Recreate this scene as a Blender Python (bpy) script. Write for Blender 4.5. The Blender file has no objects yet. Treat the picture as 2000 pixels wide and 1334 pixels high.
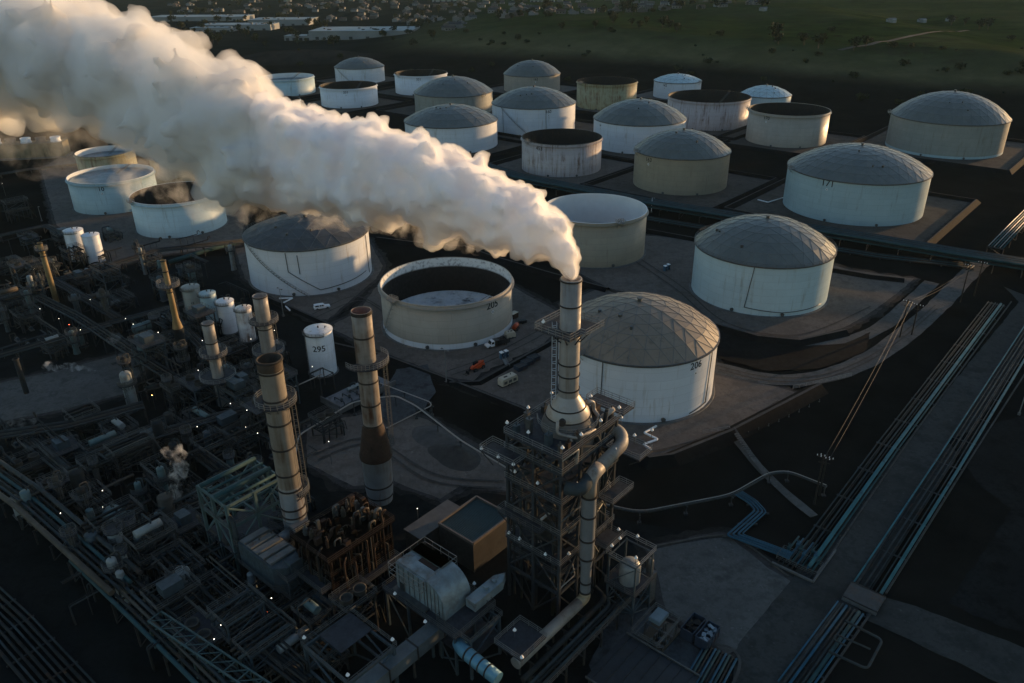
import bpy, math, random
from mathutils import Vector, noise as mnoise
R = math.radians
rnd = random.Random(11)
sc = bpy.context.scene
COL = sc.collection

# ---------------------------------------------------------------- survey: camera and helpers to place things
CAM_H, FPX, PITCH, ROLL = 108.0, 1529.05, R(26.2458), R(-.63372)
cr, sr, cp, sp_ = math.cos(ROLL), math.sin(ROLL), math.cos(PITCH), math.sin(PITCH)
def ray(x, y):
    a = (x-1000)/FPX; b = (667-y)/FPX
    ar = a*cr-b*sr; br = a*sr+b*cr
    return (ar, cp+br*sp_, -sp_+br*cp)
def U(x, y, z=0.0):
    d = ray(x, y); t = (z-CAM_H)/d[2]
    return (d[0]*t, d[1]*t)
def UY(x, y, Y):
    d = ray(x, y); t = Y/d[1]
    return (d[0]*t, Y, CAM_H+d[2]*t)
def PR(X, Y, Z):
    zc = Y*cp-(Z-CAM_H)*sp_; b = Y*sp_+(Z-CAM_H)*cp; a = X
    return (1000+FPX*(a*cr+b*sr)/zc, 667-FPX*(-a*sr+b*cr)/zc)
def zat(X, Y, py):
    lo, hi = -5.0, 107.0
    for _ in range(50):
        m = (lo+hi)/2
        if PR(X, Y, m)[1] > py: lo = m
        else: hi = m
    return lo
A = R(49)                                  # the plant's grid
UX = (math.cos(A), math.sin(A)); VX = (math.sin(A), -math.cos(A))
def smooth(a, b, x):
    t = min(1, max(0, (x-a)/(b-a))); return t*t*(3-2*t)

# ---------------------------------------------------------------- mesh builder
class MB:
    def __init__(s): s.v = []; s.f = []; s.m = []; s.s = []
    def add(s, vs, fs, mi=0, sm=False):
        o = len(s.v); s.v += [tuple(p) for p in vs]
        for f in fs: s.f.append([i+o for i in f]); s.m.append(mi); s.s.append(sm)
        return s
    def box(s, c, d, yaw=0, mi=0):
        x, y, z = d[0]/2, d[1]/2, d[2]/2; cy, sy = math.cos(yaw), math.sin(yaw)
        vs = [(c[0]+a*cy-b*sy, c[1]+a*sy+b*cy, c[2]+e) for e in (-z, z) for a, b in ((-x, -y), (x, -y), (x, y), (-x, y))]
        return s.add(vs, [(3, 2, 1, 0), (4, 5, 6, 7), (0, 1, 5, 4), (1, 2, 6, 5), (2, 3, 7, 6), (3, 0, 4, 7)], mi)
    def beam(s, p, q, w, h=None, mi=0):
        h = h or w; p = Vector(p); q = Vector(q); d = (q-p)
        if d.length < 1e-6: return s
        d.normalize(); up = Vector((0, 0, 1)) if abs(d.z) < .95 else Vector((UX[0], UX[1], 0))
        a = d.cross(up).normalized(); b = a.cross(d)
        vs = [e + a*i*w/2 + b*j*h/2 for e in (p, q) for i, j in ((-1, -1), (1, -1), (1, 1), (-1, 1))]
        return s.add(vs, [(0, 1, 2, 3), (7, 6, 5, 4), (1, 0, 4, 5), (2, 1, 5, 6), (3, 2, 6, 7), (0, 3, 7, 4)], mi)
    def tube(s, pts, r, n=8, mi=0, round_=0):
        P = [Vector(p) for p in pts]
        if round_:
            Q = [P[0]]
            for i in range(1, len(P)-1):
                a = (P[i-1]-P[i]); b = (P[i+1]-P[i]); k = min(round_, a.length*.45, b.length*.45)
                p0 = P[i]+a.normalized()*k; p1 = P[i]+b.normalized()*k
                for t in (0, .25, .5, .75, 1):
                    Q.append(p0*(1-t)**2+P[i]*2*t*(1-t)+p1*t*t)
            P = Q+[P[-1]]
        vs = []; fs = []; prev = None
        for i, p in enumerate(P):
            d = (P[min(i+1, len(P)-1)]-P[max(i-1, 0)])
            if d.length < 1e-9: d = Vector((0, 0, 1))
            d.normalize()
            if prev is None:
                up = Vector((0, 0, 1)) if abs(d.z) < .9 else Vector((1, 0, 0)); a = d.cross(up).normalized()
            else:
                a = (prev-d*prev.dot(d)).normalized()
            prev = a; b = d.cross(a)
            k = 1.0
            if 0 < i < len(P)-1:
                c = (P[i]-P[i-1]).normalized().dot((P[i+1]-P[i]).normalized()); k = 1/max(.5, math.sqrt(max(0, (1+c)/2)))
            for j in range(n):
                t = 2*math.pi*j/n; vs.append(p+(a*math.cos(t)+b*math.sin(t))*r*(k if not round_ else 1))
        for i in range(len(P)-1):
            for j in range(n):
                fs.append((i*n+j, i*n+(j+1) % n, (i+1)*n+(j+1) % n, (i+1)*n+j))
        s.add(vs, fs, mi, True)
        o = len(s.v)-len(vs)
        s.f += [[o+n-1-j for j in range(n)], [o+(len(P)-1)*n+j for j in range(n)]]; s.m += [mi]*2; s.s += [False]*2
        return s
    def lathe(s, prof, c=(0, 0), n=32, mi=0, sm=True, a0=0, a1=2*math.pi):
        full = abs(a1-a0-2*math.pi) < 1e-6; m = n if full else n+1
        vs = []; fs = []
        for (r, z) in prof:
            for j in range(m):
                t = a0+(a1-a0)*j/n; vs.append((c[0]+r*math.cos(t), c[1]+r*math.sin(t), z))
        for i in range(len(prof)-1):
            for j in range(n):
                k = (j+1) % m; fs.append((i*m+j, i*m+k, (i+1)*m+k, (i+1)*m+j))
        return s.add(vs, fs, mi, sm)
    def disc(s, r, z, c=(0, 0), n=32, mi=0):
        return s.add([(c[0]+r*math.cos(2*math.pi*j/n), c[1]+r*math.sin(2*math.pi*j/n), z) for j in range(n)], [list(range(n))], mi)
    def cyl(s, r, z0, z1, c=(0, 0), n=20, mi=0, r1=None):
        r1 = r if r1 is None else r1
        s.lathe([(r, z0), (r1, z1)], c, n, mi); s.disc(r1, z1, c, n, mi)
        o = len(s.v); s.v += [(c[0]+r*math.cos(-2*math.pi*j/n), c[1]+r*math.sin(-2*math.pi*j/n), z0) for j in range(n)]
        s.f.append(list(range(o, o+n))); s.m.append(mi); s.s.append(False)
        return s
    def rail(s, pts, closed=False, h=1.1, gap=2.0, w=.07, rails=(1.0, .6, .25)):
        L = [Vector(p) for p in pts]
        if closed: L.append(L[0])
        for i in range(len(L)-1):
            a, b = L[i], L[i+1]; n = max(1, round((b-a).length/gap))
            for k in rails: s.beam(a+Vector((0, 0, h*k)), b+Vector((0, 0, h*k)), w)
            for j in range(n+(0 if (closed or i < len(L)-2) else 1)):
                p = a+(b-a)*(j/n); s.beam(p, p+Vector((0, 0, h)), w)
        return s
    def poly(s, pts, z, mi=0, thick=0):
        n = len(pts)
        area = sum(pts[i][0]*pts[(i+1) % n][1]-pts[(i+1) % n][0]*pts[i][1] for i in range(n))
        if area < 0: pts = pts[::-1]
        s.add([(p[0], p[1], z) for p in pts], [list(range(n))], mi)
        if thick:
            vs = [(p[0], p[1], z) for p in pts]+[(p[0], p[1], z-thick) for p in pts]
            s.add(vs, [(i, i+n, (i+1) % n+n, (i+1) % n) for i in range(n)], mi)
        return s
    def build(s, name, mats, parent=None, loc=(0, 0, 0), rz=0, label=None):
        me = bpy.data.meshes.new(name); me.from_pydata(s.v, [], s.f)
        if not isinstance(mats, (list, tuple)): mats = [mats]
        for m in mats: me.materials.append(m)
        me.polygons.foreach_set('material_index', s.m); me.polygons.foreach_set('use_smooth', s.s)
        me.update()
        o = bpy.data.objects.new(name, me); COL.objects.link(o)
        o.location = loc; o.rotation_euler = (0, 0, rz)
        if parent: o.parent = parent
        if label: o['label'] = label
        return o

def tag(o, label=None, cat=None, group=None, kind=None):
    if label: o['label'] = label
    if cat: o['category'] = cat
    if group: o['group'] = group
    if kind: o['kind'] = kind
    return o
def thing(name, label, cat, loc=(0, 0, 0), rz=0, group=None):
    o = bpy.data.objects.new(name, None); COL.objects.link(o); o.empty_display_size = .5
    o.location = loc; o.rotation_euler = (0, 0, rz)
    return tag(o, label, cat, group)
KIDS = {}
def dup(o, loc, rz=None, label=None, group=None, scale=None):
    def cp_(s, par):
        c = s.copy(); COL.objects.link(c)
        if par: c.parent = par
        for k in s.children: cp_(k, c)
        return c
    c = cp_(o, None); c.location = loc
    if rz is not None: c.rotation_euler = (0, 0, rz)
    if scale: c.scale = (scale,)*3 if not isinstance(scale, tuple) else scale
    return tag(c, label, None, group)

# ---------------------------------------------------------------- materials
MATS = {}
def M(name, col, rough=.6, metal=0., var=.3, scale=.6, stain=None, stain_amt=.35, streak=False, stain_scale=.5, bricks=0., tone=False, spec=.35, bump=0., emit=None, bands=None):
    if name in MATS: return MATS[name]
    m = bpy.data.materials.new(name); m.use_nodes = True; nt = m.node_tree; N = nt.nodes; L = nt.links
    b = N['Principled BSDF']; b.inputs['Roughness'].default_value = rough; b.inputs['Metallic'].default_value = metal
    b.inputs['Specular IOR Level'].default_value = spec
    tc = N.new('ShaderNodeTexCoord')
    def nz(sc_, det=4, vec=None, rgh=.6):
        n = N.new('ShaderNodeTexNoise'); n.inputs['Scale'].default_value = sc_; n.inputs['Detail'].default_value = det; n.inputs['Roughness'].default_value = rgh
        L.new(vec or tc.outputs['Object'], n.inputs['Vector']); return n.outputs['Fac']
    def ramp(fac, a, b_, ca, cb):
        r = N.new('ShaderNodeMapRange'); r.inputs[1].default_value = a; r.inputs[2].default_value = b_; r.inputs[3].default_value = ca; r.inputs[4].default_value = cb
        L.new(fac, r.inputs[0]); return r.outputs[0]
    def mix(fac, a, b_, mode='MIX'):
        x = N.new('ShaderNodeMix'); x.data_type = 'RGBA'; x.blend_type = mode
        for s_, v in ((0, fac), (6, a), (7, b_)):
            if hasattr(v, 'is_linked'): L.new(v, x.inputs[s_])
            elif s_ == 0: x.inputs[0].default_value = v
            else: x.inputs[s_].default_value = (*v, 1)
        return x.outputs[2]
    def scl(v, k): return tuple(min(1, c*k) for c in v)
    c = mix(ramp(nz(scale), .3, .7, 0, 1), scl(col, 1-var), scl(col, 1+var*.6))
    if tone:
        at = N.new('ShaderNodeAttribute'); at.attribute_name = 'tone'
        c = mix(1., c, mix(at.outputs['Fac'], (.92, .92, .92), (1.05, 1.05, 1.05)), 'MULTIPLY')
    if bricks:
        sx = N.new('ShaderNodeSeparateXYZ'); L.new(tc.outputs['Object'], sx.inputs[0])
        at2 = N.new('ShaderNodeMath'); at2.operation = 'ARCTAN2'; L.new(sx.outputs[1], at2.inputs[0]); L.new(sx.outputs[0], at2.inputs[1])
        mu = N.new('ShaderNodeMath'); mu.operation = 'MULTIPLY'; mu.inputs[1].default_value = 22; L.new(at2.outputs[0], mu.inputs[0])
        cb = N.new('ShaderNodeCombineXYZ'); L.new(mu.outputs[0], cb.inputs[0]); L.new(sx.outputs[2], cb.inputs[1])
        bk = N.new('ShaderNodeTexBrick'); bk.inputs['Scale'].default_value = 1; bk.inputs['Brick Width'].default_value = 9; bk.inputs['Row Height'].default_value = 2.45
        bk.inputs['Mortar Size'].default_value = .09; bk.inputs['Mortar Smooth'].default_value = .6
        bk.inputs['Color1'].default_value = (1, 1, 1, 1); bk.inputs['Color2'].default_value = (.93, .93, .94, 1); bk.inputs['Mortar'].default_value = (1-bricks,)*3+(1,)
        L.new(cb.outputs[0], bk.inputs['Vector'])
        c = mix(1., c, bk.outputs['Color'], 'MULTIPLY')
    if stain:
        mp = N.new('ShaderNodeMapping'); L.new(tc.outputs['Object'], mp.inputs[0])
        mp.inputs['Scale'].default_value = (1.6, 1.6, .12) if streak else (1, 1, 1)
        f = ramp(nz(stain_scale, 6, mp.outputs[0], .65), .62-stain_amt*.3, .72-stain_amt*.1, 0, 1)
        f2 = ramp(nz(stain_scale*.35, 3), .35, .6, 0, 1)
        mm = N.new('ShaderNodeMath'); mm.operation = 'MULTIPLY'; L.new(f, mm.inputs[0]); L.new(f2, mm.inputs[1])
        c = mix(mm.outputs[0], c, stain)
    if bands:
        sx = N.new('ShaderNodeSeparateXYZ'); L.new(tc.outputs['Object'], sx.inputs[0])
        for z0, z1, cc in bands:
            g1 = ramp(sx.outputs[2], z0-.3, z0+.3, 0, 1); g2 = ramp(sx.outputs[2], z1-.3, z1+.3, 1, 0)
            mm = N.new('ShaderNodeMath'); mm.operation = 'MULTIPLY'; L.new(g1, mm.inputs[0]); L.new(g2, mm.inputs[1])
            nn = N.new('ShaderNodeMath'); nn.operation = 'MULTIPLY'; L.new(mm.outputs[0], nn.inputs[0]); L.new(ramp(nz(.9, 5), .3, .5, .25, 1), nn.inputs[1])
            c = mix(nn.outputs[0], c, cc)
    L.new(c, b.inputs['Base Color'])
    L.new(ramp(nz(scale*2.3, 3), .3, .7, max(.05, rough-.12), min(1, rough+.12)), b.inputs['Roughness'])
    if bump:
        bp = N.new('ShaderNodeBump'); bp.inputs['Strength'].default_value = .6; bp.inputs['Distance'].default_value = bump
        L.new(nz(scale*3, 6), bp.inputs['Height']); L.new(bp.outputs[0], b.inputs['Normal'])
    if emit:
        b.inputs['Emission Color'].default_value = (*emit[0], 1); b.inputs['Emission Strength'].default_value = emit[1]
    MATS[name] = m; return m

RUST = (.10, .042, .018)
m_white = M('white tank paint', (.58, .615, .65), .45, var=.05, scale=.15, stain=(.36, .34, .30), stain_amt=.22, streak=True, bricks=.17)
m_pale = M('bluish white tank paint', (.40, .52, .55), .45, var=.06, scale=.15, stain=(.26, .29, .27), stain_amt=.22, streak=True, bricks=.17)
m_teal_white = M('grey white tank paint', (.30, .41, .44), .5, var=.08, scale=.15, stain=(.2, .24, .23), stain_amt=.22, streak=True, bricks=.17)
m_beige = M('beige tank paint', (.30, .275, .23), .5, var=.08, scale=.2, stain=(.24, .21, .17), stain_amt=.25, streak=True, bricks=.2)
m_tan = M('tan tank paint', (.27, .235, .17), .5, var=.08, scale=.2, stain=(.20, .16, .11), stain_amt=.2, streak=True, bricks=.2)
m_pinkish = M('rusted pale tank paint', (.40, .36, .35), .55, var=.08, scale=.2, stain=RUST, stain_amt=.5, streak=True, stain_scale=.55, bricks=.2)
m_yellowish = M('rust yellow tank paint', (.30, .29, .17), .55, var=.12, scale=.2, stain=(.13, .06, .02), stain_amt=.8, streak=True, stain_scale=.6, bricks=.2)
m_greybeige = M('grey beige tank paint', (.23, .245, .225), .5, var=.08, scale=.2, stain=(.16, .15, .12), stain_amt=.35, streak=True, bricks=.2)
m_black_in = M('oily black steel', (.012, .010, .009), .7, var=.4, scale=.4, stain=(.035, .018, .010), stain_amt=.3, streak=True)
m_dome = M('grey dome panel', (.130, .140, .130), .42, .35, var=.12, scale=.25, tone=True, stain=(.14, .14, .13), stain_amt=.2)
m_dome_tan = M('brown grey dome panel', (.20, .165, .125), .5, .2, var=.15, scale=.25, tone=True, stain=(.10, .085, .06), stain_amt=.3)
m_dome_dark = M('dark cone roof', (.055, .058, .06), .6, var=.3, scale=.2, tone=True, stain=(.09, .09, .08), stain_amt=.3)
m_dome_pale = M('pale blue dome panel', (.40, .50, .52), .45, .2, var=.1, scale=.25, tone=True)
m_batten = M('dome batten', (.12, .125, .125), .6, 0, var=.2)
m_dull = M('dull lagged pipe', (.058, .054, .047), .8, 0, var=.35, scale=.5, spec=.15, stain=(.04, .03, .02), stain_amt=.3)
m_duct = M('grey brown duct lagging', (.22, .20, .175), .55, .1, var=.2, scale=.5, stain=(.12, .085, .06), stain_amt=.35, streak=True)
m_steel = M('grey steel', (.085, .088, .086), .5, .35, var=.3, scale=.8, stain=RUST, stain_amt=.2)
m_dsteel = M('dark weathered steel', (.030, .034, .036), .6, .2, var=.4, scale=.7, stain=(.05, .025, .012), stain_amt=.35)
m_bsteel = M('blue grey steel', (.045, .065, .078), .55, .2, var=.35, scale=.7, stain=(.06, .035, .02), stain_amt=.2)
m_rail = M('galvanised railing', (.20, .20, .19), .5, .4, var=.3, scale=.8)
m_drail = M('dull railing', (.085, .088, .084), .55, .3, var=.3, scale=.8)
m_grate = M('deck plate', (.035, .038, .045), .7, .2, var=.4, scale=.9)
m_stack = M('grey stack shell', (.24, .225, .21), .55, .15, var=.18, scale=.5, stain=(.15, .12, .09), stain_amt=.4, streak=True)
m_band = M('dark flange steel', (.035, .03, .027), .6, .3, var=.3)
m_pipe_l = M('pale insulated pipe', (.30, .275, .245), .5, .1, var=.15, scale=.5, stain=(.22, .17, .12), stain_amt=.25)
m_pipe_blue = M('blue pipe paint', (.026, .088, .135), .8, 0, spec=.2, var=.3, scale=.25, stain=(.03, .06, .08), stain_amt=.4)
m_pipe_teal = M('teal pipe paint', (.024, .060, .066), .8, 0, spec=.2, var=.3, scale=.25, stain=(.04, .07, .07), stain_amt=.4)
m_main = M('teal trunk pipe', (.05, .145, .165), .7, 0, spec=.2, var=.3, scale=.25, stain=(.03, .06, .07), stain_amt=.4)
m_pipe_grey = M('grey pipe', (.034, .043, .046), .8, 0, spec=.2, var=.35, scale=.3, stain=(.06, .035, .02), stain_amt=.35)
m_pipe_dark = M('dark pipe', (.016, .019, .020), .75, 0, spec=.2, var=.4, scale=.3, stain=(.05, .025, .012), stain_amt=.35)
m_pipe_brown = M('brown lagged pipe', (.060, .048, .034), .65, var=.35, scale=.3)
m_white_eq = M('white equipment paint', (.70, .72, .73), .4, var=.08, scale=.8, stain=(.35, .30, .24), stain_amt=.2, streak=True)
m_rusty = M('rusty steel', (.032, .0165, .0105), .8, .1, var=.5, scale=.9, stain=(.03, .017, .010), stain_amt=.5, bump=.03)
m_brick = M('dark furnace casing', (.008, .0065, .0055), .9, var=.45, scale=.7, stain=(.016, .009, .006), stain_amt=.35, spec=.02)
m_text = M('black lettering', (.01, .01, .01), .6, var=.1)
m_soot = M('soot', (.006, .006, .006), .9, var=.3)
m_conc = M('concrete', (.10, .10, .098), .8, var=.3, scale=.3, stain=(.05, .05, .047), stain_amt=.4)
m_glass = M('dark glass', (.01, .012, .014), .15, var=.1, spec=.6)
m_rubber = M('tyre rubber', (.012, .012, .012), .85, var=.2)
m_lampshade = M('white lamp hood', (.75, .75, .74), .4, var=.05)
m_bulb = M('lit lamp glass', (.9, .9, .88), .3, var=.02, emit=((1., .88, .70), 2.6))
m_bulb_amber = M('lit amber lamp glass', (.9, .7, .3), .3, var=.02, emit=((1., .62, .22), 7.0))
m_bulb_red = M('lit red lamp glass', (.9, .1, .05), .3, var=.02, emit=((1., .12, .05), 6.0))
m_orange = M('orange machine paint', (.42, .065, .018), .45, var=.2, scale=1.5, stain=(.10, .03, .02), stain_amt=.2)
m_khaki = M('khaki enclosure paint', (.42, .37, .28), .5, var=.1, scale=1.)
m_navy = M('dark blue skip paint', (.022, .035, .055), .55, var=.3, scale=1., stain=RUST, stain_amt=.25)
m_loo = M('blue cabin plastic', (.04, .10, .16), .4, var=.1)

# ground
def ground_mat(name, c1, c2, c3=None, s1=.05, s2=.9, rough=.9, bump=.05, c3amt=.5):
    m = bpy.data.materials.new(name); m.use_nodes = True; nt = m.node_tree; N = nt.nodes; L = nt.links
    b = N['Principled BSDF']; b.inputs['Roughness'].default_value = rough; b.inputs['Specular IOR Level'].default_value = .04
    tc = N.new('ShaderNodeTexCoord')
    def nz(s, d, r=.6):
        n = N.new('ShaderNodeTexNoise'); n.inputs['Scale'].default_value = s; n.inputs['Detail'].default_value = d; n.inputs['Roughness'].default_value = r
        L.new(tc.outputs['Object'], n.inputs['Vector']); return n.outputs['Fac']
    def rp(f, a, bb):
        r = N.new('ShaderNodeMapRange'); r.inputs[1].default_value = a; r.inputs[2].default_value = bb; L.new(f, r.inputs[0]); return r.outputs[0]
    def mx(f, a, bb):
        x = N.new('ShaderNodeMix'); x.data_type = 'RGBA'; L.new(f, x.inputs[0])
        for s_, v in ((6, a), (7, bb)):
            if hasattr(v, 'is_linked'): L.new(v, x.inputs[s_])
            else: x.inputs[s_].default_value = (*v, 1)
        return x.outputs[2]
    n1 = nz(s1, 6); n2 = nz(s2, 6, .7)
    c = mx(rp(n1, .35, .65), c1, c2)
    c = mx(rp(n2, .5, .75), c, tuple(k*.75 for k in c1))
    c = mx(rp(nz(s1*6, 8, .72), .50, .62), c, tuple(k*.84 for k in c1)); c = mx(rp(nz(s1*14, 5, .7), .60, .72), c, tuple(k*1.35 for k in c2))
    if c3: c = mx(rp(nz(s1*2.3, 7, .68), .62-.2*c3amt, .70-.1*c3amt), c, c3)
    L.new(c, b.inputs['Base Color'])
    bp = N.new('ShaderNodeBump'); bp.inputs['Strength'].default_value = .5; bp.inputs['Distance'].default_value = bump; L.new(n2, bp.inputs['Height']); L.new(bp.outputs[0], b.inputs['Normal'])
    MATS[name] = m; return m
g_base = ground_mat('oiled dark soil', (.009, .009, .009), (.014, .0138, .0135), (.022, .021, .020), .04, .7, c3amt=.3)
g_pad = ground_mat('grey gravel pad', (.106, .092, .080), (.135, .119, .105), (.084, .074, .066), .06, 1.1)
g_pad2 = ground_mat('brown compacted earth', (.074, .063, .053), (.098, .084, .071), (.053, .046, .040), .05, .8)
g_road = ground_mat('worn asphalt', (.036, .038, .036), (.050, .052, .050), (.026, .028, .027), .05, .9)
g_road_l = ground_mat('pale haul road', (.078, .078, .074), (.102, .102, .097), (.056, .057, .055), .08, 1.0)
g_conc = ground_mat('pale concrete apron', (.050, .056, .060), (.075, .082, .087), (.030, .033, .034), .12, 1.4, c3amt=.5)
g_berm = ground_mat('tarred bank', (.008, .008, .008), (.013, .0128, .0125), (.019, .018, .017), .1, .9, c3amt=.2)
g_crest = ground_mat('bank crest', (.060, .057, .053), (.085, .080, .074), None, .1, .9)
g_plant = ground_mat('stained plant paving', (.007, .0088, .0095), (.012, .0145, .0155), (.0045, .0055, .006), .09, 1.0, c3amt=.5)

g_edge = ground_mat('dusty margin', (.020, .0195, .0185), (.034, .032, .030), (.011, .011, .0105), .15, 1.3)
g_edge2 = ground_mat('worn margin', (.040, .038, .036), (.060, .056, .053), (.022, .021, .020), .15, 1.3)

# ---------------------------------------------------------------- terrain
FOOT = [(-3000, 1500), (-700, 1050), (-400, 930), (-150, 865), (20, 775), (140, 722), (215, 645), (310, 560), (430, 500), (700, 420), (3000, 100)]
def footY(x):
    for (a, b), (c, d) in zip(FOOT, FOOT[1:]):
        if a <= x <= c: return b+(d-b)*(x-a)/(c-a)
    return FOOT[-1][1]
def fbm(x, y, s, o=4): return mnoise.fractal(Vector((x*s, y*s, 3.7)), 1.0, 2.0, o)
MND = U(590, 118)
def hgt(x, y):
    d = (y-footY(x))*.85
    h = 0.0
    if d > 0:
        hm = 30*smooth(-260, 60, x)*(1-.45*smooth(430, 580, x))
        hm *= 1-.85*smooth(1250, 1900, y)*(1-smooth(200, 900, x))
        w = 210+40*mnoise.noise(Vector((x*.006, 0, 0)))
        k = smooth(0, w, d)
        h = hm*k*(1+.16*fbm(x, y, .0045)*min(1, d/80))+min(1, d/100)*k*1.6*fbm(x, y, .012)
        h += hm*.22*smooth(250, 900, d)
        h += smooth(900, 2500, d)*4*(fbm(x, y, .0012)+.3)
    h += 56*smooth(470, 620, x)*(1-smooth(492, 562, y))*smooth(200, 330, y)*(1-smooth(900, 1300, x))  # unseen ridge outside the frame, added to shade the lower right ground
    r = math.hypot((x-MND[0])/75, (y-MND[1])/30)
    if r < 1.6: h += 11*(1-smooth(.35, 1.5, r))
    return h
def grid_axis(lo, hi, c0, c1, fine, grow):
    a = []; x = c0
    while x < c1: a.append(x); x += fine
    s = fine
    x = c1
    while x < hi: a.append(x); s *= grow; x += s
    a.append(hi)
    s = fine; x = c0-fine
    while x > lo: a.insert(0, x); s *= grow; x -= s
    a.insert(0, lo); return a
def build_ground():
    xs = grid_axis(-6000, 7000, -420, 760, 13, 1.09); ys = grid_axis(-400, 14000, 380, 1300, 11, 1.07)
    vs = [(x, y, hgt(x, y)) for y in ys for x in xs]; nx = len(xs)
    fs = [(j*nx+i, j*nx+i+1, (j+1)*nx+i+1, (j+1)*nx+i) for j in range(len(ys)-1) for i in range(nx-1)]
    me = bpy.data.meshes.new('ground'); me.from_pydata(vs, [], fs)
    me.polygons.foreach_set('use_smooth', [True]*len(fs))
    # cover: r grass, g bare earth, b town
    ca = me.color_attributes.new('cover', 'FLOAT_COLOR', 'POINT')
    for i, (x, y, z) in enumerate(vs):
        d = (y-footY(x))*.85
        grass = smooth(60, 230, d)*smooth(-220, 60, x)
        n = fbm(x, y, .008)
        grass *= .80+.20*smooth(-.25, .35, n+.25*smooth(150, 330, d))
        town = smooth(30, 200, d)*(1-smooth(-260, 0, x))
        town = max(town, smooth(1150, 1500, y)*(1-smooth(100, 500, x)))
        bare = 1-smooth(.9, 1.5, math.hypot((x-MND[0])/75, (y-MND[1])/34))
        bare = max(bare, .35*smooth(.2, .5, fbm(x+300, y, .004))*smooth(60, 250, d)*smooth(150, 350, x))
        px = PR(x, y, z) if y > 50 else (0, 0)
        ca.data[i].color = (grass, bare, town, 1)
    m = bpy.data.materials.new('open land'); m.use_nodes = True; nt = m.node_tree; N = nt.nodes; L = nt.links
    b = N['Principled BSDF']; b.inputs['Roughness'].default_value = 1; b.inputs['Specular IOR Level'].default_value = 0
    at = N.new('ShaderNodeAttribute'); at.attribute_name = 'cover'; se = N.new('ShaderNodeSeparateColor'); L.new(at.outputs['Color'], se.inputs[0])
    tc = N.new('ShaderNodeTexCoord')
    def nz(s, d, mp=None):
        n = N.new('ShaderNodeTexNoise'); n.inputs['Scale'].default_value = s; n.inputs['Detail'].default_value = d; n.inputs['Roughness'].default_value = .68
        v = tc.outputs['Object']
        if mp:
            q = N.new('ShaderNodeMapping'); q.inputs['Scale'].default_value = mp; L.new(v, q.inputs[0]); v = q.outputs[0]
        L.new(v, n.inputs['Vector']); return n.outputs['Fac']
    def rp(f, a, bb):
        r = N.new('ShaderNodeMapRange'); r.inputs[1].default_value = a; r.inputs[2].default_value = bb; L.new(f, r.inputs[0]); return r.outputs[0]
    def mx(f, a, bb):
        x = N.new('ShaderNodeMix'); x.data_type = 'RGBA'
        L.new(f, x.inputs[0])
        for s_, v in ((6, a), (7, bb)):
            if hasattr(v, 'is_linked'): L.new(v, x.inputs[s_])
            else: x.inputs[s_].default_value = (*v, 1)
        return x.outputs[2]
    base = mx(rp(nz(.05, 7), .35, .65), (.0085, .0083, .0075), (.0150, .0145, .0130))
    scrub = mx(rp(nz(.03, 8), .4, .62), (.085, .074, .038), (.130, .112, .060))
    gr = mx(rp(nz(.02, 8, (1, 1.8, 1)), .35, .65), (.015, .026, .009), (.034, .050, .016))
    gr = mx(rp(nz(.045, 7), .52, .66), gr, (.018, .020, .010))
    er = mx(rp(nz(.06, 8), .35, .65), (.020, .019, .017), (.036, .033, .029))
    tw = mx(rp(nz(.02, 8), .4, .6), (.005, .009, .009), (.013, .018, .018))
    c = mx(rp(se.outputs[0], .02, .2), base, scrub)
    c = mx(se.outputs[2], c, tw); c = mx(se.outputs[0], c, gr); c = mx(se.outputs[1], c, er)
    L.new(c, b.inputs['Base Color'])
    bp = N.new('ShaderNodeBump'); bp.inputs['Strength'].default_value = .5; bp.inputs['Distance'].default_value = .22; L.new(nz(.15, 6), bp.inputs['Height']); L.new(bp.outputs[0], b.inputs['Normal'])
    me.materials.append(m)
    o = bpy.data.objects.new('ground', me); COL.objects.link(o); tag(o, 'dark open land rising to a grassy hill behind the tank farm', None, None, 'structure')
build_ground()

def jitter(pts, step=2.2, amp=.45):
    out = []
    n = len(pts)
    for i in range(n):
        a, b = pts[i], pts[(i+1) % n]; L_ = math.dist(a, b); k = max(1, int(L_/step))
        for j in range(k):
            t = j/k; x = a[0]+(b[0]-a[0])*t; y = a[1]+(b[1]-a[1])*t
            out.append((x+amp*mnoise.noise(Vector((x*.3, y*.3, 1))), y+amp*mnoise.noise(Vector((x*.3, y*.3, 9)))))
    return out
LAYER = [0]
def sheet(name, px, mat, z=None, label=None, world=False, amp=.45):
    LAYER[0] += 1
    z = z if z is not None else .02+.012*LAYER[0]
    pts = px if world else [U(*p) for p in px]
    if mat in (g_pad, g_pad2, g_road_l):
        cx_ = sum(p[0] for p in pts)/len(pts); cy_ = sum(p[1] for p in pts)/len(pts)
        for k_, (gm, gz) in enumerate(((2.6, -.008), (1.2, -.004))):
            mp_ = [(p[0]+(p[0]-cx_)/max(1, math.dist(p, (cx_, cy_)))*gm*1.3, p[1]+(p[1]-cy_)/max(1, math.dist(p, (cx_, cy_)))*gm*1.3) for p in pts]
            tag(MB().poly(jitter(mp_, 1.5, gm*.7), z+gz).build('pad_margin', (g_edge, g_edge2)[k_]), None, None, None, 'structure')
    o = MB().poly(jitter(pts, amp=amp), z).build(name, mat)
    return tag(o, label, None, None, 'structure')
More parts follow.
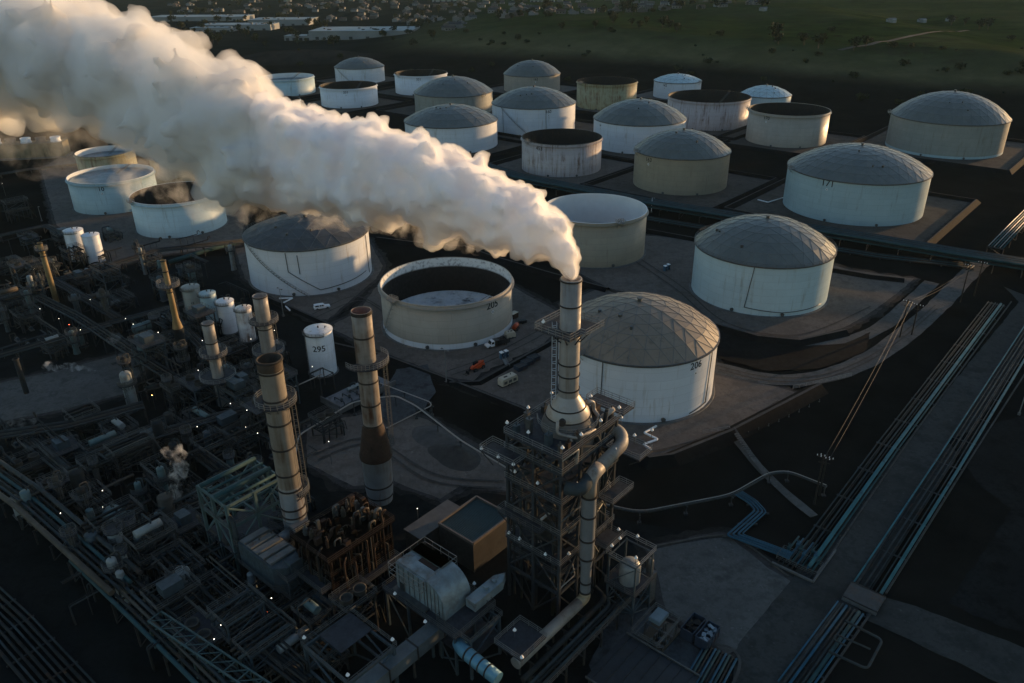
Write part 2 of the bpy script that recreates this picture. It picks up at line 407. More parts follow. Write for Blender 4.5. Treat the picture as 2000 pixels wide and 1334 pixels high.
def ribbon(name, px, w, mat, label=None, world=False):
    LAYER[0] += 1; z = .02+.012*LAYER[0]
    P = [Vector((*(p if world else U(*p)), 0)) for p in px]
    Q = []
    for i in range(len(P)-1):
        p0 = P[max(0, i-1)]; p1 = P[i]; p2 = P[i+1]; p3 = P[min(len(P)-1, i+2)]
        for k in range(8):
            t = k/8
            Q.append(.5*((2*p1)+(p2-p0)*t+(2*p0-5*p1+4*p2-p3)*t*t+(3*p1-p0-3*p2+p3)*t**3))
    Q.append(P[-1]); vs = []
    for i, q in enumerate(Q):
        d = (Q[min(i+1, len(Q)-1)]-Q[max(i-1, 0)]).normalized(); n = Vector((-d.y, d.x, 0)); ww = w*(1+.15*mnoise.noise(q*.15))
        vs += [q+n*ww/2+Vector((0, 0, z)), q-n*ww/2+Vector((0, 0, z))]
    o = MB().add(vs, [(2*i, 2*i+1, 2*i+3, 2*i+2) for i in range(len(Q)-1)]).build(name, mat)
    return tag(o, label, None, None, 'structure')
def bank(px, w=5.0, h=1.5, crest=.8, world=False, mats=None):
    P = [Vector((*(p if world else U(*p)), 0)) for p in px]; vs = []
    prof = [(-w/2, 0), (-crest/2, h), (crest/2, h), (w/2, 0)]
    for i, q in enumerate(P):
        d = (P[min(i+1, len(P)-1)]-P[max(i-1, 0)]).normalized(); n = Vector((-d.y, d.x, 0))
        for a, z in prof: vs.append(q+n*a+Vector((0, 0, z)))
    mb = MB()
    for i in range(len(P)-1):
        for k in range(3):
            mb.add([vs[4*i+k], vs[4*i+k+1], vs[4*i+5+k], vs[4*i+4+k]], [(0, 3, 2, 1)], 1 if k == 1 else 0)
    o = mb.build('earth_bank', mats or [g_berm, g_crest]); return tag(o, None, None, None, 'structure')

# ---------------------------------------------------------------- ground zones
g_rail = ground_mat('ditch bed', (.006, .007, .008), (.012, .014, .016), None, .2, 1.)
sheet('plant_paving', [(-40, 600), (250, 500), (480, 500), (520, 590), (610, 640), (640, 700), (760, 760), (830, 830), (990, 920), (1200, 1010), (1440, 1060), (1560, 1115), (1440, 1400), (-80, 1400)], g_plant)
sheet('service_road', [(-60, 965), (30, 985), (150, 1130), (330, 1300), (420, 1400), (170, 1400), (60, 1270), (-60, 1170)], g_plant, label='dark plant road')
sheet('plant_yard', [(-60, 760), (100, 728), (240, 690), (290, 715), (240, 770), (120, 800), (-60, 835)], g_road_l)
sheet('gravel_yard', [(600, 830), (760, 800), (835, 820), (990, 905), (1000, 960), (900, 950), (860, 975), (770, 940), (690, 950), (600, 905)], g_pad)
sheet('concrete_apron', [(1210, 1160), (1290, 1180), (1400, 1290), (1385, 1400), (1190, 1400), (1150, 1300)], g_conc)
sheet('yard', [(1270, 1075), (1370, 1055), (1425, 1050), (1500, 1110), (1560, 1145), (1470, 1250), (1420, 1280), (1300, 1190)], g_road_l)
sheet('main_road', [(1960, 560), (2060, 600), (1700, 1150), (1560, 1370), (1420, 1400), (1440, 1260), (1540, 1140), (1600, 1070), (1990, 590)], g_road, label='straight asphalt road between the pipe corridors')
sheet('cross_road', [(1700, 1160), (1790, 1185), (2060, 1290), (2060, 1390), (1900, 1310), (1690, 1210)], g_road)
sheet('pad', [(1850, 860), (2060, 790), (2060, 1010), (1980, 1000), (1920, 955)], g_plant, amp=.9)
sheet('pad', [(1850, 1180), (1985, 985), (2060, 1010), (2060, 1250), (1960, 1225)], g_plant, amp=.9)
# pads of the front tanks
sheet('tank_pad', [(1085, 600), (1180, 560), (1400, 640), (1395, 712), (1432, 738), (1490, 750), (1552, 766), (1525, 792), (1420, 847), (1310, 892), (1265, 897), (1222, 870), (1090, 800)], g_pad)
sheet('tank_pad', [(1060, 490), (1200, 455), (1345, 468), (1600, 512), (1660, 528), (1785, 545), (1750, 575), (1700, 612), (1645, 642), (1560, 665), (1480, 657), (1400, 632), (1300, 590), (1185, 562), (1120, 528)], g_pad)
sheet('tank_pad', [(640, 640), (700, 610), (745, 545), (1000, 560), (1090, 610), (1095, 640), (1062, 672), (930, 745), (875, 738), (752, 690)], g_pad)
sheet('tank_pad', [(880, 750), (935, 745), (1065, 676), (1095, 668), (1095, 810), (1030, 797)], g_pad)
sheet('tank_pad', [(455, 470), (545, 440), (720, 470), (748, 520), (735, 545), (640, 625), (600, 622), (545, 590), (478, 545)], g_pad)
sheet('tank_pad', [(80, 330), (130, 300), (300, 330), (440, 360), (480, 420), (470, 480), (300, 500), (230, 520), (110, 440)], g_pad)
ribbon('haul_road', [(1388, 716), (1500, 741), (1600, 738), (1690, 706), (1760, 660), (1830, 600), (1880, 548), (1930, 500)], 6.5, g_road_l, 'pale curved haul road')
ribbon('haul_road', [(1560, 672), (1650, 668), (1720, 640), (1770, 598), (1820, 552)], 5, g_road_l)
ribbon('path', [(1415, 830), (1470, 900), (1530, 960), (1590, 1010)], 2.2, g_road_l)
sheet('bank_slope', [(1395, 643), (1480, 668), (1560, 678), (1650, 672), (1700, 650), (1690, 690), (1600, 722), (1500, 726), (1400, 700)], g_berm)
for pl, w, h in (([(640, 672), (752, 698), (876, 745), (1020, 802), (1080, 835)], 4, 1.0), ([(878, 752), (935, 750), (1070, 674), (1120, 640)], 3, 1.0),
                 ([(905, 485), (960, 505), (1080, 540), (1187, 569)], 4, 1.4), ([(1264, 453), (1334, 466), (1400, 478)], 4, 1.4), ([(1620, 529), (1700, 543), (1765, 550)], 4, 1.4),
                 ([(1290, 596), (1400, 641), (1480, 664), (1560, 672), (1650, 652)], 5, 1.6), ([(1225, 880), (1268, 904), (1312, 898), (1425, 852), (1530, 797), (1600, 760)], 6, 1.8),
                 ([(500, 575), (560, 600), (650, 640)], 3, 1.0), ([(735, 468), (830, 480), (905, 486)], 4, 1.2)):
    bank(pl, w, h)

g_track = ground_mat('tyre worn ground', (.055, .051, .047), (.075, .070, .065), None, .2, 1.2)
for px, w in (([(610, 615), (690, 580), (742, 600)], .5), ([(615, 622), (700, 588), (748, 610)], .5), ([(880, 735), (960, 705), (1060, 655), (1090, 625)], .5), ([(872, 727), (955, 697), (1050, 648)], .5), ([(1240, 500), (1330, 560), (1420, 632), (1560, 655), (1700, 600)], .5), ([(1228, 503), (1320, 566), (1412, 640), (1560, 662)], .5),
    ([(1400, 722), (1500, 745), (1600, 742), (1690, 710), (1760, 664), (1830, 604)], .45), ([(1400, 716), (1500, 738), (1600, 735), (1688, 703), (1757, 657), (1826, 598)], .45), ([(620, 900), (720, 870), (840, 940), (980, 955)], .5), ([(612, 890), (720, 858), (850, 928), (985, 942)], .5), ([(1100, 850), (1250, 885), (1420, 840), (1520, 785)], .5)):
    ribbon('tyre_track', px, w, g_track)
def kerb(px):
    W = [Vector((*U(*p), 0)) for p in px]; mb = MB()
    for a, b in zip(W, W[1:]): mb.beam(a+Vector((0, 0, .15)), b+Vector((0, 0, .15)), .35, .4)
    tag(mb.build('kerb', g_crest), None, None, None, 'structure')
for px in ([(1590, 1132), (1770, 868), (1975, 590)], [(1668, 1150), (1830, 895), (2030, 590)], [(1730, 1160), (1880, 920), (2060, 640)], [(1512, 1360), (1640, 1180)], [(1588, 1360), (1708, 1188)], [(1270, 1070), (1372, 1050), (1425, 1045), (1470, 1072), (1540, 1128)]): kerb(px)

# ---------------------------------------------------------------- storage tanks
def lettering(txt, size, mat, parent, place, name='number'):
    cu = bpy.data.curves.new(name, 'FONT'); cu.body = txt; cu.size = size; cu.align_x = 'CENTER'; cu.resolution_u = 3; cu.extrude = .015; cu.offset = .025
    ob = bpy.data.objects.new(name, cu); COL.objects.link(ob)
    dg = bpy.context.evaluated_depsgraph_get(); me = bpy.data.meshes.new_from_object(ob.evaluated_get(dg))
    bpy.data.objects.remove(ob)
    for v in me.vertices: v.co = place(v.co)
    me.materials.clear(); me.materials.append(mat)
    o = bpy.data.objects.new(name, me); COL.objects.link(o); o.parent = parent
    return o
def on_wall(Rr, z, az):
    def f(c):
        t = az+c.x/Rr; r = Rr+.03+c.z
        return Vector((r*math.cos(t), r*math.sin(t), z+c.y))
    return f
def cap(r_, Rr, q): # height of a spherical cap at radius r_
    Rs = (Rr*Rr+q*q)/(2*q); return math.sqrt(max(0, Rs*Rs-r_*r_))-(Rs-q)
def geodesic(Rr, q, h, n, mat, parent, name='dome_roof', seed=1):
    rg = random.Random(seed); vs = [(0, 0, h+q)]; ring = [[0]]
    for i in range(1, n+1):
        m = 6*i; rr = Rr*i/n; row = []
        for j in range(m):
            t = 2*math.pi*j/m+.26; row.append(len(vs)); vs.append((rr*math.cos(t), rr*math.sin(t), h+cap(rr, Rr, q)))
        ring.append(row)
    fs = []
    for i in range(1, n+1):
        a, b = ring[i-1], ring[i]
        for s in range(6):
            for k in range(i):
                o0 = b[s*i+k]; o1 = b[(s*i+k+1) % len(b)]; p0 = a[(s*(i-1)+k) % len(a)]
                fs.append((p0, o0, o1))
                if k < i-1: fs.append((p0, o1, a[(s*(i-1)+k+1) % len(a)]))
    me = bpy.data.meshes.new(name); me.from_pydata(vs, [], fs); me.materials.append(mat)
    at = me.attributes.new('tone', 'FLOAT', 'FACE'); at.data.foreach_set('value', [.5+.5*rg.random()**1.5*(1 if rg.random() < .9 else .2) for _ in fs])
    o = bpy.data.objects.new(name, me); COL.objects.link(o); o.parent = parent
    # battens over the panel joints
    mb = MB(); ed = set(tuple(sorted((f[i], f[(i+1) % 3]))) for f in fs for i in range(3))
    for a, b in ed:
        mb.beam(Vector(vs[a])+Vector((0, 0, .05)), Vector(vs[b])+Vector((0, 0, .02)), .10, .06)
    mb.build('batten_lattice', m_batten, o)
    return o
def stairway(Rr, h, a0, a1, parent, mat=m_rail):
    mb = MB(); n = max(8, int(abs(a1-a0)*Rr/.9)); prev = None
    for i in range(n+1):
        t = a0+(a1-a0)*i/n; z = h*i/n; c, s = math.cos(t), math.sin(t)
        pi_, po = Vector((c*(Rr+.08), s*(Rr+.08), z)), Vector((c*(Rr+1.0), s*(Rr+1.0), z))
        mb.beam(pi_, po, .34, .06)
        if prev:
            mb.beam(prev, po, .10, .26); mb.beam(prev+Vector((0, 0, 1)), po+Vector((0, 0, 1)), .07)
            if i % 2: mb.beam(po, po+Vector((0, 0, 1)), .06)
        prev = po
    return mb.build('stairway', mat, parent)
TANKS = {}
def tank(key, label, X, Y, Rr, h, wall, top, rise=0, roof=None, num=None, numpx=None, n=5, stair=None, floor=None, base=None, inner=None, rim=m_steel, lines=(), plat=None, numsize=2.8, railing=False, ladder=None, wallname='shell', pads=True):
    t = thing('storage_tank', label, 'storage tank', (X, Y, 0), 0, None); TANKS[key] = (t, X, Y, Rr, h)
    cam = math.atan2(-Y, -X)
    def az(px):
        cx = PR(X, Y, h)[0]; return cam+math.asin(max(-.99, min(.99, (px-cx)/(abs(PR(X+Rr, Y, h)[0]-PR(X-Rr, Y, h)[0])/2))))
    if top == 'open':
        MB().lathe([(Rr, .0), (Rr, h), (Rr-.12, h)], n=72).build('shell', wall, t)
        fz = floor if floor is not None else h*.35
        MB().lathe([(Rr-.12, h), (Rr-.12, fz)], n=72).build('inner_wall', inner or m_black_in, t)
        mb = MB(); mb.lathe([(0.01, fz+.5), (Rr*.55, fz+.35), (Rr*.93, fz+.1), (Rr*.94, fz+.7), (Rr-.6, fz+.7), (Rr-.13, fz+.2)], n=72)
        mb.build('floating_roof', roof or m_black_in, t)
        MB().lathe([(Rr+.02, h-1.1), (Rr+.75, h-1.05), (Rr+.75, h-.95), (Rr+.02, h-.9)], n=72, sm=False).build('wind_girder', wall, t)
        MB().lathe([(Rr-.14, h+.01), (Rr-.14, h+.12), (Rr+.16, h+.12), (Rr+.16, h-.05)], n=72, sm=False).build('rim', rim, t)
        la = az(ladder) if ladder else cam+2.6
        mb = MB(); p = Vector((math.cos(la)*(Rr-.5), math.sin(la)*(Rr-.5), h+.2)); q = Vector((math.cos(la)*Rr*.25, math.sin(la)*Rr*.25, fz+1))
        sd = Vector((-math.sin(la), math.cos(la), 0))*.5
        for k in (-1, 1): mb.beam(p+sd*k, q+sd*k, .12, .2); mb.beam(p+sd*k+Vector((0, 0, 1)), q+sd*k+Vector((0, 0, 1)), .07)
        for i in range(18): mb.beam(p.lerp(q, i/18)+sd, p.lerp(q, i/18)-sd, .2, .05)
        mb.build('rolling_ladder', m_drail, t)
    else:
        MB().lathe([(Rr, .0), (Rr, h)], n=72).build('shell', wall, t)
        MB().lathe([(Rr+.02, h-.5), (Rr+.5, h-.45), (Rr+.5, h-.05), (Rr*.985, h+.06)], n=72, sm=False).build('rim', rim, t)
        if top == 'dome': geodesic(Rr+.25, rise, h, n, roof or m_dome, t, seed=int(X*7+Y) % 999)
        else:
            geodesic(Rr+.25, rise, h, 4, roof or m_dome_dark, t, 'cone_roof', 3)
        mb = MB(); mb.cyl(.55, h+rise-.1, h+rise+.8, n=14); mb.cyl(.8, h+rise+.8, h+rise+1.0, n=14); mb.build('vent', m_steel, t)
        rq = random.Random(int(X*3+Y)); mb = MB(); aa = cam+rq.uniform(-1.1, 1.1)
        for k in range(3):
            rr_ = Rr*rq.uniform(.25, .8); ab = aa+rq.uniform(-.8, .8); zz_ = h+(cap(rr_, Rr, rise) if rise > .1 else 0); mb = MB(); mb.cyl(rq.uniform(.3, .55), zz_-.2, zz_+rq.uniform(.4, .8), (rr_*math.cos(ab), rr_*math.sin(ab)), 12); mb.build('roof_hatch', m_steel, t)
    if base: MB().lathe([(Rr+.04, 0.0), (Rr+.04, base[0])], n=72).build('base_band', base[1], t)
    MB().lathe([(Rr+.9, .0), (Rr+.7, .35), (Rr, .36)], n=72, sm=False).build('foundation_ring', m_conc, t)
    if railing:
        mb = MB(); pts = [(math.cos(2*math.pi*i/48)*(Rr+.45), math.sin(2*math.pi*i/48)*(Rr+.45), h) for i in range(48)]
        mb.rail(pts, True, 1.0, 3, .06, (1, .5)); mb.build('railing', m_drail, t)
    if num:
        a = az(numpx); lettering(num, numsize, m_text, t, on_wall(Rr, h-3.4 if top == 'open' else h-3.0, a))
        z = h-(4.7 if top == 'open' else 4.4); mb = MB()
        for (dx, dz) in ((0, 0),):
            w = .62
            pl = [on_wall(Rr, z, a)(Vector((x, y, .02))) for x, y in ((0, -w), (w, 0), (0, w), (-w, 0))]
            mb.add(pl, [(0, 1, 2, 3)])
            pl = [on_wall(Rr, z, a)(Vector((x, y, .04))) for x, y in ((-.3, -.3), (.35, -.2), (.05, .42))]
            mb.add(pl, [(0, 1, 2)], 1)
        mb.build('hazard_placard', [m_white_eq, m_text], t)
    for L_ in lines:                      # pipes and drain lines that run on the wall: [(px, height share), ...]
        pts = []
        for i in range(len(L_)):
            a = az(L_[i][0])
            if i:
                for k in range(1, 7): b = pa+(a-pa)*k/7; pts.append((math.cos(b)*(Rr+.25), math.sin(b)*(Rr+.25), (pz+(L_[i][1]-pz)*k/7)*h))
            pts.append((math.cos(a)*(Rr+.25), math.sin(a)*(Rr+.25), L_[i][1]*h)); pa, pz = a, L_[i][1]
        MB().tube(pts, .13, 6).build('wall_pipe', m_drail, t)
    if stair: stairway(Rr, h, az(stair[0]), az(stair[1]), t)
    if plat:
        a = az(plat); mb = MB(); c = Vector((math.cos(a), math.sin(a), 0)); s = Vector((-c.y, c.x, 0)); o = c*(Rr+.9)+Vector((0, 0, h))
        mb.box(o, (2.2, 3.0, .12), a)
        mb.rail([o+c*1.1+s*1.5, o+c*1.1-s*1.5, o-c*1.1-s*1.5, o-c*1.1+s*1.5], True, 1.2, 1, .07)
        mb.beam(o+c*.9+s, o-c*.8+s-Vector((0, 0, 2)), .12); mb.beam(o+c*.9-s, o-c*.8-s-Vector((0, 0, 2)), .12)
        for k in range(4): mb.beam(o+s*(k*.7-1), o+s*(k*.7-1)+Vector((0, 0, 1.7)), .12)
        mb.build('gauge_platform', m_rail, t)
    # manhole and a valve stub at the foot
    for k, da in enumerate((-.32, .38)):
        mb = MB(); a = cam+da; c = Vector((math.cos(a), math.sin(a), 0)); mb.tube([c*(Rr-.1)+Vector((0, 0, 1.1)), c*(Rr+.45)+Vector((0, 0, 1.1))], .5, 12); mb.tube([c*(Rr+.45)+Vector((0, 0, 1.1)), c*(Rr+.55)+Vector((0, 0, 1.1))], .62, 12)
        mb.build('manhole', m_steel, t)
    if pads:
        s = Rr+10
        pts = [(X+UX[0]*a*s+VX[0]*b*s, Y+UX[1]*a*s+VX[1]*b*s) for a, b in ((-1, -1), (1, -1), (1, 1), (-1, 1))]
        sheet('tank_pad', pts, g_pad2 if rnd.random() < .7 else g_pad, world=True, amp=1.2)
        pts = [(X+UX[0]*a*(s+2.5)+VX[0]*b*(s+2.5), Y+UX[1]*a*(s+2.5)+VX[1]*b*(s+2.5)) for a, b in ((-1, -1), (1, -1), (1, 1), (-1, 1), (-1, -1))]
        bank(pts, 6, 1.9, .7, world=True)
    return t

m_floor205 = M('wet pale roof deck', (.52, .60, .64), .35, var=.35, scale=.25, stain=(.02, .02, .02), stain_amt=.55, stain_scale=.25)
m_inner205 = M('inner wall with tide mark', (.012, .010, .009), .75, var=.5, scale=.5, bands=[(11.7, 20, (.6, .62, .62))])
m_inner_white = M('white inner wall', (.55, .58, .60), .5, var=.08, scale=.2)
m_deck_grey = M('grey roof deck', (.19, .22, .23), .5, var=.2, scale=.15, stain=(.10, .11, .11), stain_amt=.3)
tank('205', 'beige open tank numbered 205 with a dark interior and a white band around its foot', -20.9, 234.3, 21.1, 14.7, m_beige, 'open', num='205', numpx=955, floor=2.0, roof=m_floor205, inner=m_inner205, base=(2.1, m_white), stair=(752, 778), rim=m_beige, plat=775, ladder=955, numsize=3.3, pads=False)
tank('19', 'white tank beside the curved haul road, grey faceted dome with lit panels on one side', 87.8, 258.0, 23.2, 17.5, m_pale, 'dome', 9.2, n=6, railing=True, lines=([(1482, .98), (1473, .16), (1540, .10), (1608, .12)],), pads=False)
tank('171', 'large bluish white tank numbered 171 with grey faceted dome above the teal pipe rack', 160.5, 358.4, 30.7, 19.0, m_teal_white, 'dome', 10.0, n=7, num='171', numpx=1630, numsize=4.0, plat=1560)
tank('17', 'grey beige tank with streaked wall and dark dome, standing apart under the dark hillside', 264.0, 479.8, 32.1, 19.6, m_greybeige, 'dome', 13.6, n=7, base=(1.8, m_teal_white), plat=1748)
tank('20', 'tan open tank with a clean white inside wall, just behind the steaming stack', 33.5, 301.6, 20.4, 18.0, m_tan, 'open', inner=m_inner_white, roof=m_deck_grey, floor=5, rim=m_white, plat=1208, ladder=1212, pads=False)
tank('10', 'pale open tank with black interior, rust runs below its number 453', 28.9, 439.8, 22.2, 17.6, m_pinkish, 'open', num='453', numpx=1055, plat=1034, ladder=1040)
tank('206', 'white tank numbered 206 with brown faceted dome lit from one side, beside the steaming stack', 34.1, 191.7, 21.3, 16.9, m_white, 'dome', 8.2, roof=m_dome_tan, n=6, num='206', numpx=1355, numsize=2.8, lines=([(1188, .97), (1187, .12)], [(1383, .95), (1380, .1), (1350, .06)]), plat=1145, pads=False)
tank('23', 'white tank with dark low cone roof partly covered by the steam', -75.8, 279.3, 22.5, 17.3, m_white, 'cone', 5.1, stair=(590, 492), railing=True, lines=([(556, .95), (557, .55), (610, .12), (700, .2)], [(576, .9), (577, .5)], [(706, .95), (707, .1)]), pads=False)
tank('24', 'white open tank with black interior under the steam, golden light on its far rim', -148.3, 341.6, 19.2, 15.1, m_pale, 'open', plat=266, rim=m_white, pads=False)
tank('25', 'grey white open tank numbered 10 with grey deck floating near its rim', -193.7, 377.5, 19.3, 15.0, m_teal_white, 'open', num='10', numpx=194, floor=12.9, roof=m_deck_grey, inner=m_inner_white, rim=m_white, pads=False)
tank('8', 'white domed tank with diagonal stair on its wall, behind the black open tank 453', 16.6, 551.2, 28.4, 18.4, m_white, 'dome', 9.8, num='160', numpx=1070, stair=(1040, 982), lines=([(984, .95), (985, .1)], [(1065, .95), (1066, .1)]))
tank('7', 'white domed tank rising right behind the crest of the steam', -36.9, 504.2, 29.1, 16.1, m_white, 'dome', 8.7, num='161', numpx=818)
tank('2', 'small white tank with grey dome furthest back, near the bare earth mound', -144.5, 796.3, 23.6, 13.8, m_white, 'dome', 8.1, stair=(690, 660))
tank('3', 'white open tank with black interior numbered 331 in front of a small domed one', -130.5, 662.4, 22.9, 15.2, m_white, 'open', num='331', numpx=674)
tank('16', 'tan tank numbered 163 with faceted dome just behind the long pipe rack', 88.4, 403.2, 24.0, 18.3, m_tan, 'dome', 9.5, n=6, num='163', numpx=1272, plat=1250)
tank('11', 'white domed tank with pale faceted dome behind the tan domed tank 163', 80.9, 497.7, 28.3, 17.2, m_white, 'dome', 10.7, num='54', numpx=1176, numsize=1.5)
tank('9', 'rust streaked yellow open tank with a ladder tower on its rim', 76.9, 641.1, 23.5, 19.2, m_yellowish, 'open', plat=1138, ladder=1142, rim=m_rusty)
tank('13', 'pale open tank with large black rust patches around its upper wall', 139.3, 564.2, 28.1, 18.9, m_pinkish, 'open', rim=m_rusty)
tank('15', 'plain beige open tank numbered 170 with dark interior beside the foot of the hill', 176.2, 505.7, 24.5, 19.6, m_beige, 'open', num='170', numpx=1503, rim=m_beige, ladder=1470, plat=1466)
tank('5', 'beige domed tank with a rusted stair landing on its rim, second row from the back', -43.1, 628.3, 30.2, 14.6, m_greybeige, 'dome', 10.8, plat=942)
tank('6', 'beige domed tank numbered 162 furthest back beside the hill, tall mast on its rim', 20.3, 726.8, 24.9, 14.6, m_beige, 'dome', 10.7, num='162', numpx=1046, plat=1084)
tank('4', 'white open tank with black interior at the back between two domed tanks', -77.6, 722.0, 23.0, 16.4, m_white, 'open', num='331', numpx=817, plat=780)
tank('1', 'white open tank with white inside wall near the bare mound, beside the steam', -196.5, 725.1, 23.5, 14.0, m_pale, 'open', inner=m_inner_white, roof=m_deck_grey, floor=9.5, rim=m_white)
tank('12', 'small white tank with low dome and railed edge behind the rust patched tank', 140.9, 682.6, 19.5, 13.3, m_white, 'dome', 5.0, n=4, num='142', numpx=1300, roof=m_dome_pale, plat=1364)
tank('14', 'white tank with pale blue dome between two open tanks under the hill', 189.3, 598.1, 18.1, 14.6, m_pale, 'dome', 6.0, n=4, roof=m_dome_pale, plat=1452)
tank('1b', 'white open tank almost hidden behind the upper edge of the steam', -171.8, 595.7, 17.5, 14.6, m_white, 'open')
tank('26', 'dull green open tank half hidden in the lower edge of the steam', -220.9, 429.7, 14.8, 14.6, m_yellowish, 'open', pads=False, inner=m_inner_white, floor=11, roof=m_deck_grey)
tank('27', 'yellowish tank showing only its lit edge through a gap in the steam', -176.8, 418.6, 14.4, 14.6, m_yellowish, 'cone', 2, pads=False)

# upright small tanks in the plant
def small_tank(label, X, Y, Rr, h, wall, num=None, group=None, top_rail=True, numsize=1.5):
    t = thing('upright_tank', label, 'tank', (X, Y, 0), 0, group); cam = math.atan2(-Y, -X)
    MB().lathe([(Rr, 0), (Rr, h), (Rr-.1, h+.12), (Rr*.5, h+.45), (.02, h+.6)], n=40).build('shell', wall, t)
    mb = MB(); mb.lathe([(Rr+.02, h-.15), (Rr+.14, h-.1), (Rr+.14, h+.08), (Rr-.05, h+.12)], n=40, sm=False); mb.build('rim', wall, t)
    mb = MB(); a = cam-1.2
    for k in (-.25, .25): mb.beam((math.cos(a+k/Rr)*(Rr+.3), math.sin(a+k/Rr)*(Rr+.3), 0), (math.cos(a+k/Rr)*(Rr+.3), math.sin(a+k/Rr)*(Rr+.3), h+1), .07)
    for i in range(int(h/.6)): mb.beam((math.cos(a-.25/Rr)*(Rr+.3), math.sin(a-.25/Rr)*(Rr+.3), i*.6), (math.cos(a+.25/Rr)*(Rr+.3), math.sin(a+.25/Rr)*(Rr+.3), i*.6), .05)
    mb.build('ladder', m_rail, t)
    if top_rail:
        mb = MB(); pts = [(math.cos(a+k*.25)*(Rr+.6), math.sin(a+k*.25)*(Rr+.6), h-.6) for k in range(-1, 7)]
        mb.rail(pts, False, 1.1, 1.5, .06)
        for k in range(-1, 6):
            q = a+k*.25; mb.add([(math.cos(q)*Rr, math.sin(q)*Rr, h-.6), (math.cos(q)*(Rr+.7), math.sin(q)*(Rr+.7), h-.6), (math.cos(q+.25)*(Rr+.7), math.sin(q+.25)*(Rr+.7), h-.6), (math.cos(q+.25)*Rr, math.sin(q+.25)*Rr, h-.6)], [(0, 1, 2, 3)])
        mb.build('top_gangway', m_drail, t)
    mb = MB(); mb.cyl(.25, h+.5, h+1.1, n=10); mb.tube([(Rr*.5, 0, h+.3), (Rr*.5, 0, h+1.0), (Rr*.5+.5, 0, h+1.0)], .12, 8); mb.build('vent', m_steel, t)
    if num: lettering(num, numsize, m_text, t, on_wall(Rr, h-5.2, cam-.12))
    MB().cyl(Rr+.5, 0, .25, n=32).build('plinth', m_conc, t)
    return t
m_rust_white = M('rust run white paint', (.62, .62, .60), .5, var=.08, scale=.4, stain=(.16, .07, .025), stain_amt=.85, streak=True, stain_scale=.7)
small_tank('tall white upright tank numbered 295 with a railed gangway at its top', -54.9, 200.8, 3.9, 13.5, m_white, '295', numsize=2.5)
small_tank('wider white upright tank of the pair by the bank, railing on top', -173.6, 298.6, 3.6, 12.2, m_white)
small_tank('plain white upright tank nearer the pipes in the pair by the bank', -165.2, 295.0, 3.2, 11.4, m_white, top_rail=False)
small_tank('dull white upright tank at the far end of the row of four, brown top', -106.2, 240.7, 2.8, 10.9, m_greybeige, '13', numsize=1.)
small_tank('dull white upright tank second in the row of four, shaded by the first', -99.7, 237.5, 2.6, 9.9, m_teal_white, '14', numsize=1.)
small_tank('clean white upright tank third in the row of four', -91.0, 228.8, 2.7, 10.7, m_white)
small_tank('rust streaked white upright tank at the near end of the row of four', -83.3, 222.8, 2.4, 10.9, m_rust_white)

# ---------------------------------------------------------------- steelwork
def frame(t, sx, sy, levels, nx=2, ny=2, cw=.45, mat=m_dsteel, decks=(), rails=(), brace='xy', rmat=m_drail, z0=0, x0=0, y0=0, deckmat=m_grate):
    xs = [x0-sx/2+sx*i/(nx-1) for i in range(nx)]; ys = [y0-sy/2+sy*i/(ny-1) for i in range(ny)]; top = levels[-1]
    for x in xs:
        for y in ys:
            if 0 < xs.index(x) < nx-1 and 0 < ys.index(y) < ny-1: continue
            MB().box((x, y, (z0+top)/2), (cw, cw, top-z0)).build('column', mat, t)
    prev = z0
    for li, z in enumerate(levels):
        mb = MB()
        for y in ys: mb.beam((xs[0], y, z-.25), (xs[-1], y, z-.25), cw*.62, cw*1.1)
        for x in xs: mb.beam((x, ys[0], z-.26), (x, ys[-1], z-.26), cw*.62, cw*1.1)
        mb.build('floor_beam', mat, t)
        mb = MB()
        for y in (ys[0], ys[-1]):
            if 'x' in brace:
                for i in range(nx-1):
                    a, b = (xs[i], xs[i+1]) if (i+li) % 2 else (xs[i+1], xs[i]); mb.beam((a, y, prev+.1), (b, y, z-.5), cw*.5)
        for x in (xs[0], xs[-1]):
            if 'y' in brace:
                for i in range(ny-1):
                    a, b = (ys[i], ys[i+1]) if (i+li) % 2 else (ys[i+1], ys[i]); mb.beam((x, a, prev+.1), (x, b, z-.5), cw*.5)
        if mb.v: mb.build('brace', mat, t)
        if li in decks: MB().box((x0, y0, z+.06), (sx+.9, sy+.9, .1)).build('deck', deckmat, t)
        if li in rails:
            a, b = sx/2+.4, sy/2+.4
            MB().rail([(x0-a, y0-b, z+.1), (x0+a, y0-b, z+.1), (x0+a, y0+b, z+.1), (x0-a, y0+b, z+.1)], True, 1.15, 1.9, .075).build('railing', rmat, t)
        prev = z
def cage_ladder(mb, p, z0, z1, out, w=.5):
    p = Vector(p); o = Vector((*out, 0)); s = Vector((-o.y, o.x, 0))
    for k in (-1, 1): mb.beam(p+s*w/2*k+Vector((0, 0, z0)), p+s*w/2*k+Vector((0, 0, z1+1)), .08)
    z = z0
    while z < z1:
        mb.beam(p+s*w/2+Vector((0, 0, z)), p-s*w/2+Vector((0, 0, z)), .05); z += .6
    z = z0+2.2
    while z < z1+1:
        pr = None
        for i in range(7):
            a = math.pi*i/6; q = p+s*.42*math.cos(a)+o*.75*math.sin(a)+Vector((0, 0, z))
            if pr: mb.beam(pr, q, .06, .1)
            pr = q
        z += 1.3
    for k in (-.3, 0, .3): mb.beam(p+s*k+o*.72+Vector((0, 0, z0+2.2)), p+s*k+o*.72+Vector((0, 0, z1+1)), .05)
